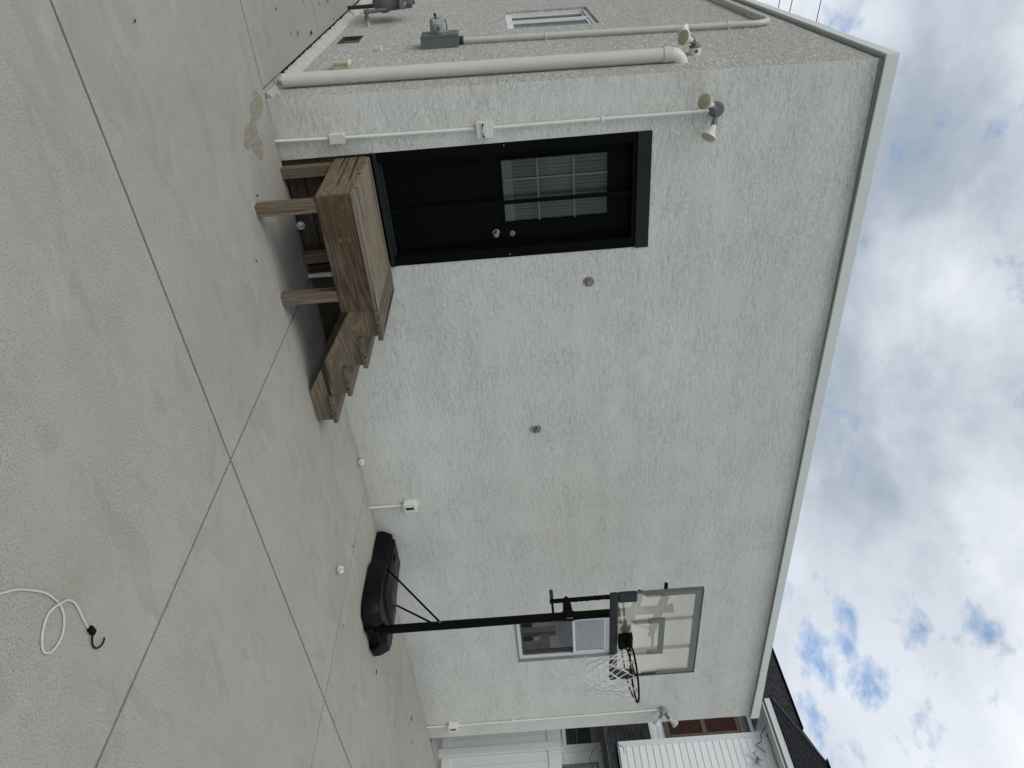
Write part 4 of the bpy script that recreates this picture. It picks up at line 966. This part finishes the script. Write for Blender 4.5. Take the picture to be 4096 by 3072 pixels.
# rear upper wall with shutters
part('upper_wall', MB().box(17.02, 17.3, -3, 9, 4.0, 7.2), 'siding', nb)
part('wall_trim', MB().box(16.98, 17.02, 2.6, 9, 4.405, 4.475), 'vinyl', nb, .004)
sides(17.0, 2.6, 6.0, 4.478, 4.79, .155)
part('wall_trim', MB().box(16.96, 17.02, 2.6, 6.0, 6.74, 6.92), 'greytrim', nb, .004)
part('eave_fascia', MB().box(16.78, 16.86, 2.6, 9, 6.93, 7.06), 'vinyl', nb, .01)
part('gutter', MB().box(16.70, 16.78, 2.6, 9, 7.02, 7.12), 'gutter', nb, .008)
sh = part('shutter', MB().box(16.95, 17.0, 3.86, 3.93, 4.80, 6.73).box(16.95, 17.0, 4.72, 4.79, 4.80, 6.73).box(16.95, 17.0, 3.93, 4.72, 4.80, 4.915).box(16.95, 17.0, 3.93, 4.72, 5.75, 5.86).box(16.95, 17.0, 3.93, 4.72, 6.64, 6.73), 'brown2', nb, .003)
lv_ = MB()
for z0, z1, n in ((4.92, 5.75, 20), (5.86, 6.64, 19)):
    for k in range(n):
        z = z0 + (z1 - z0) * (k + .5) / n; lv_.bar((16.962, 4.325, z - .012), (16.992, 4.325, z + .012), .79, .007, (0, 0, 1))
tag(part('louvre_slats', lv_, 'brown', sh), kind='stuff')
part('louvre_back', MB().box(16.994, 16.998, 3.93, 4.72, 4.915, 6.64), 'dark', sh)
# upper storey box clad in siding
part('box_wall', MB().box(14.62, 16.98, -3, 2.57, 3.30, 6.60), 'siding', nb)
sides(14.6, -3, 2.462, 3.335, 6.62, .1475)
part('corner_board', MB().box(14.585, 14.64, 2.464, 2.592, 3.325, 6.60), 'vinyl', nb, .006)
part('box_soffit', MB().box(14.22, 14.64, -3, 3.05, 6.635, 6.655).box(14.64, 16.5, 2.57, 3.05, 6.635, 6.655), 'vinyl', nb)
part('eave_fascia', MB().box(14.19, 14.22, -3, 3.12, 6.70, 6.83).box(14.22, 16.3, 3.09, 3.12, 6.70, 6.83), 'vinyl', nb, .004)
part('eave_fascia', MB().box(14.22, 14.24, -3, 3.08, 6.655, 6.70), 'greytrim', nb)
def roofface(a, b, c, d, name, expo=.145, tab=.3, seed=1, clip=None):
    # a->b lower edge, d->c upper edge; rows of overlapping tabs following the slope
    a, b, c, d = map(Vector, (a, b, c, d)); nr = (b - a).cross(d - a).normalized()
    if nr.z < 0: nr = -nr
    H_ = ((d - a) - (b - a).normalized() * (d - a).dot((b - a).normalized())).length
    n = max(int(H_ / expo), 1); mb = MB(); rr = random.Random(seed)
    for i in range(n):
        u0, u1 = i / n, min((i + 1.06) / n, 1)
        p0, p1, q0, q1 = a.lerp(d, u0), b.lerp(c, u0), a.lerp(d, u1), b.lerp(c, u1); L = (p1 - p0).length
        k = max(int(L / tab), 1); cuts = [0] + sorted(min(max((j + rr.uniform(-.3, .3)) / k, .001), .999) for j in range(1, k)) + [1]
        for j in range(len(cuts) - 1):
            h = nr * (.014 + rr.uniform(0, .009)); s0, s1 = cuts[j], cuts[j + 1] - .003
            v = [p0.lerp(p1, s0) + h, p0.lerp(p1, s1) + h, q0.lerp(q1, s1) + nr * .003, q0.lerp(q1, s0) + nr * .003, p0.lerp(p1, s0) - nr * .01, p0.lerp(p1, s1) - nr * .01]
            mb.add(v, [(0, 1, 2, 3), (4, 5, 1, 0)])
    mb.quad(a - nr * .01, b - nr * .01, c - nr * .01, d - nr * .01)
    return tag(part(name, mb, 'shingle', nb), kind='stuff')
roofface((14.17, -3, 6.84), (14.17, 3.14, 6.84), (16.0, 2.50, 8.17), (16.0, -3, 8.17), 'roof_shingles', seed=2)
roofface((16.35, 3.14, 6.84), (14.17, 3.14, 6.84), (16.0, 2.50, 8.17), (16.35, 2.50, 8.17), 'roof_shingles', seed=3)
part('hip_cap', MB().bar((14.17, 3.14, 6.86), (16.0, 2.50, 8.19), .16, .02), 'shingle', nb, .004)
part('ridge_cap', MB().bar((16.0, 2.55, 8.20), (16.0, -3, 8.20), .2, .025), 'shingle', nb, .006)
part('roof_fill', MB().prism([(16.0, -3, 8.165), (16.0, 2.6, 8.165), (19.0, 4.93, 8.98), (19.0, -3, 8.98)], (0, 0, 0), (0, 0, -.05)), 'shingle', nb)
roofface((16.72, 2.3, 7.10), (16.72, 11.5, 7.10), (19.0, 11.5, 8.98), (19.0, 2.3, 8.98), 'roof_shingles', .15, .33, 5)
part('ridge_cap', MB().bar((19.0, 4.9, 9.0), (19.0, 11.5, 9.0), .2, .02), 'shingle', nb, .006)
part('roof_fill', MB().prism([(19.0, -3, 8.96), (19.0, 11.5, 8.96), (22, 11.5, 6.6), (22, -3, 6.6)], (0, 0, 0), (0, 0, -.05)), 'shingle', nb)
t = thing('floodlight', (14.58, 1.95, 6.2), 'clear bulb twin floodlight high on the white siding of the neighbour house', 'floodlight')
part('wall_plate', MB().lathe((14.585, 1.93, 6.26), (-1, 0, 0), [(0, .06), (.04, .06), (.05, .04), (.051, 0)], 20), 'steel', t, smooth=True)
bulb(t, (14.53, 1.96, 6.25), (14.49, 2.0, 6.225), (14.43, 2.06, 6.19), .055, 'frost', 'frost')
bulb(t, (14.53, 1.90, 6.26), (14.49, 1.86, 6.25), (14.43, 1.80, 6.23), .055, 'frost', 'frost')
t = thing('hanging_cable', (14.2, 2.3, 3.3), 'loose black cable looping down from the corner of the neighbour siding', 'cable')
part('cable', MB().tube(cr([(14.56, 2.30, 3.42), (14.2, 2.266, 3.362), (14.2, 2.327, 3.214), (14.2, 2.359, 3.042), (14.2, 2.315, 2.82), (14.2, 2.158, 2.682), (14.2, 2.025, 2.636), (14.2, 1.858, 2.683), (14.3, 1.55, 2.85), (14.3, 1.3, 2.97)], 5), .007, 6), 'gutter', t, smooth=True)
t = thing('hanging_cable', (14.5, 2.3, 6.4), 'short tangled black cable under the neighbour eave corner', 'cable')
part('cable', MB().tube(cr([(14.4, 2.62, 6.62), (14.45, 2.45, 6.45), (14.50, 2.33, 6.43), (14.52, 2.27, 6.30), (14.54, 2.24, 6.33), (14.54, 2.16, 6.40), (14.56, 2.10, 6.46)], 5), .009, 6), 'gutter', t, smooth=True)

# overhead wires beyond the roof
for z, sl2, lab in ((8.969, -.074, 'lowest of three thin black overhead wires beyond the roof edge'), (9.282, -.102, 'middle of three thin black overhead wires beyond the roof edge'), (10.014, -.073, 'topmost of three thin black overhead wires beyond the roof edge')):
    pts_ = [(x, 14.0, z + (x - 1.65) * sl2 + .0035 * (x - 1.65) ** 2) for x in range(-26, 31, 2)]
    o = part('power_cable', MB().tube(pts_, .011, 6), 'gutter', org=(2, 14, z)); tag(o, lab, 'overhead wire', 'overhead wires beyond the roof')
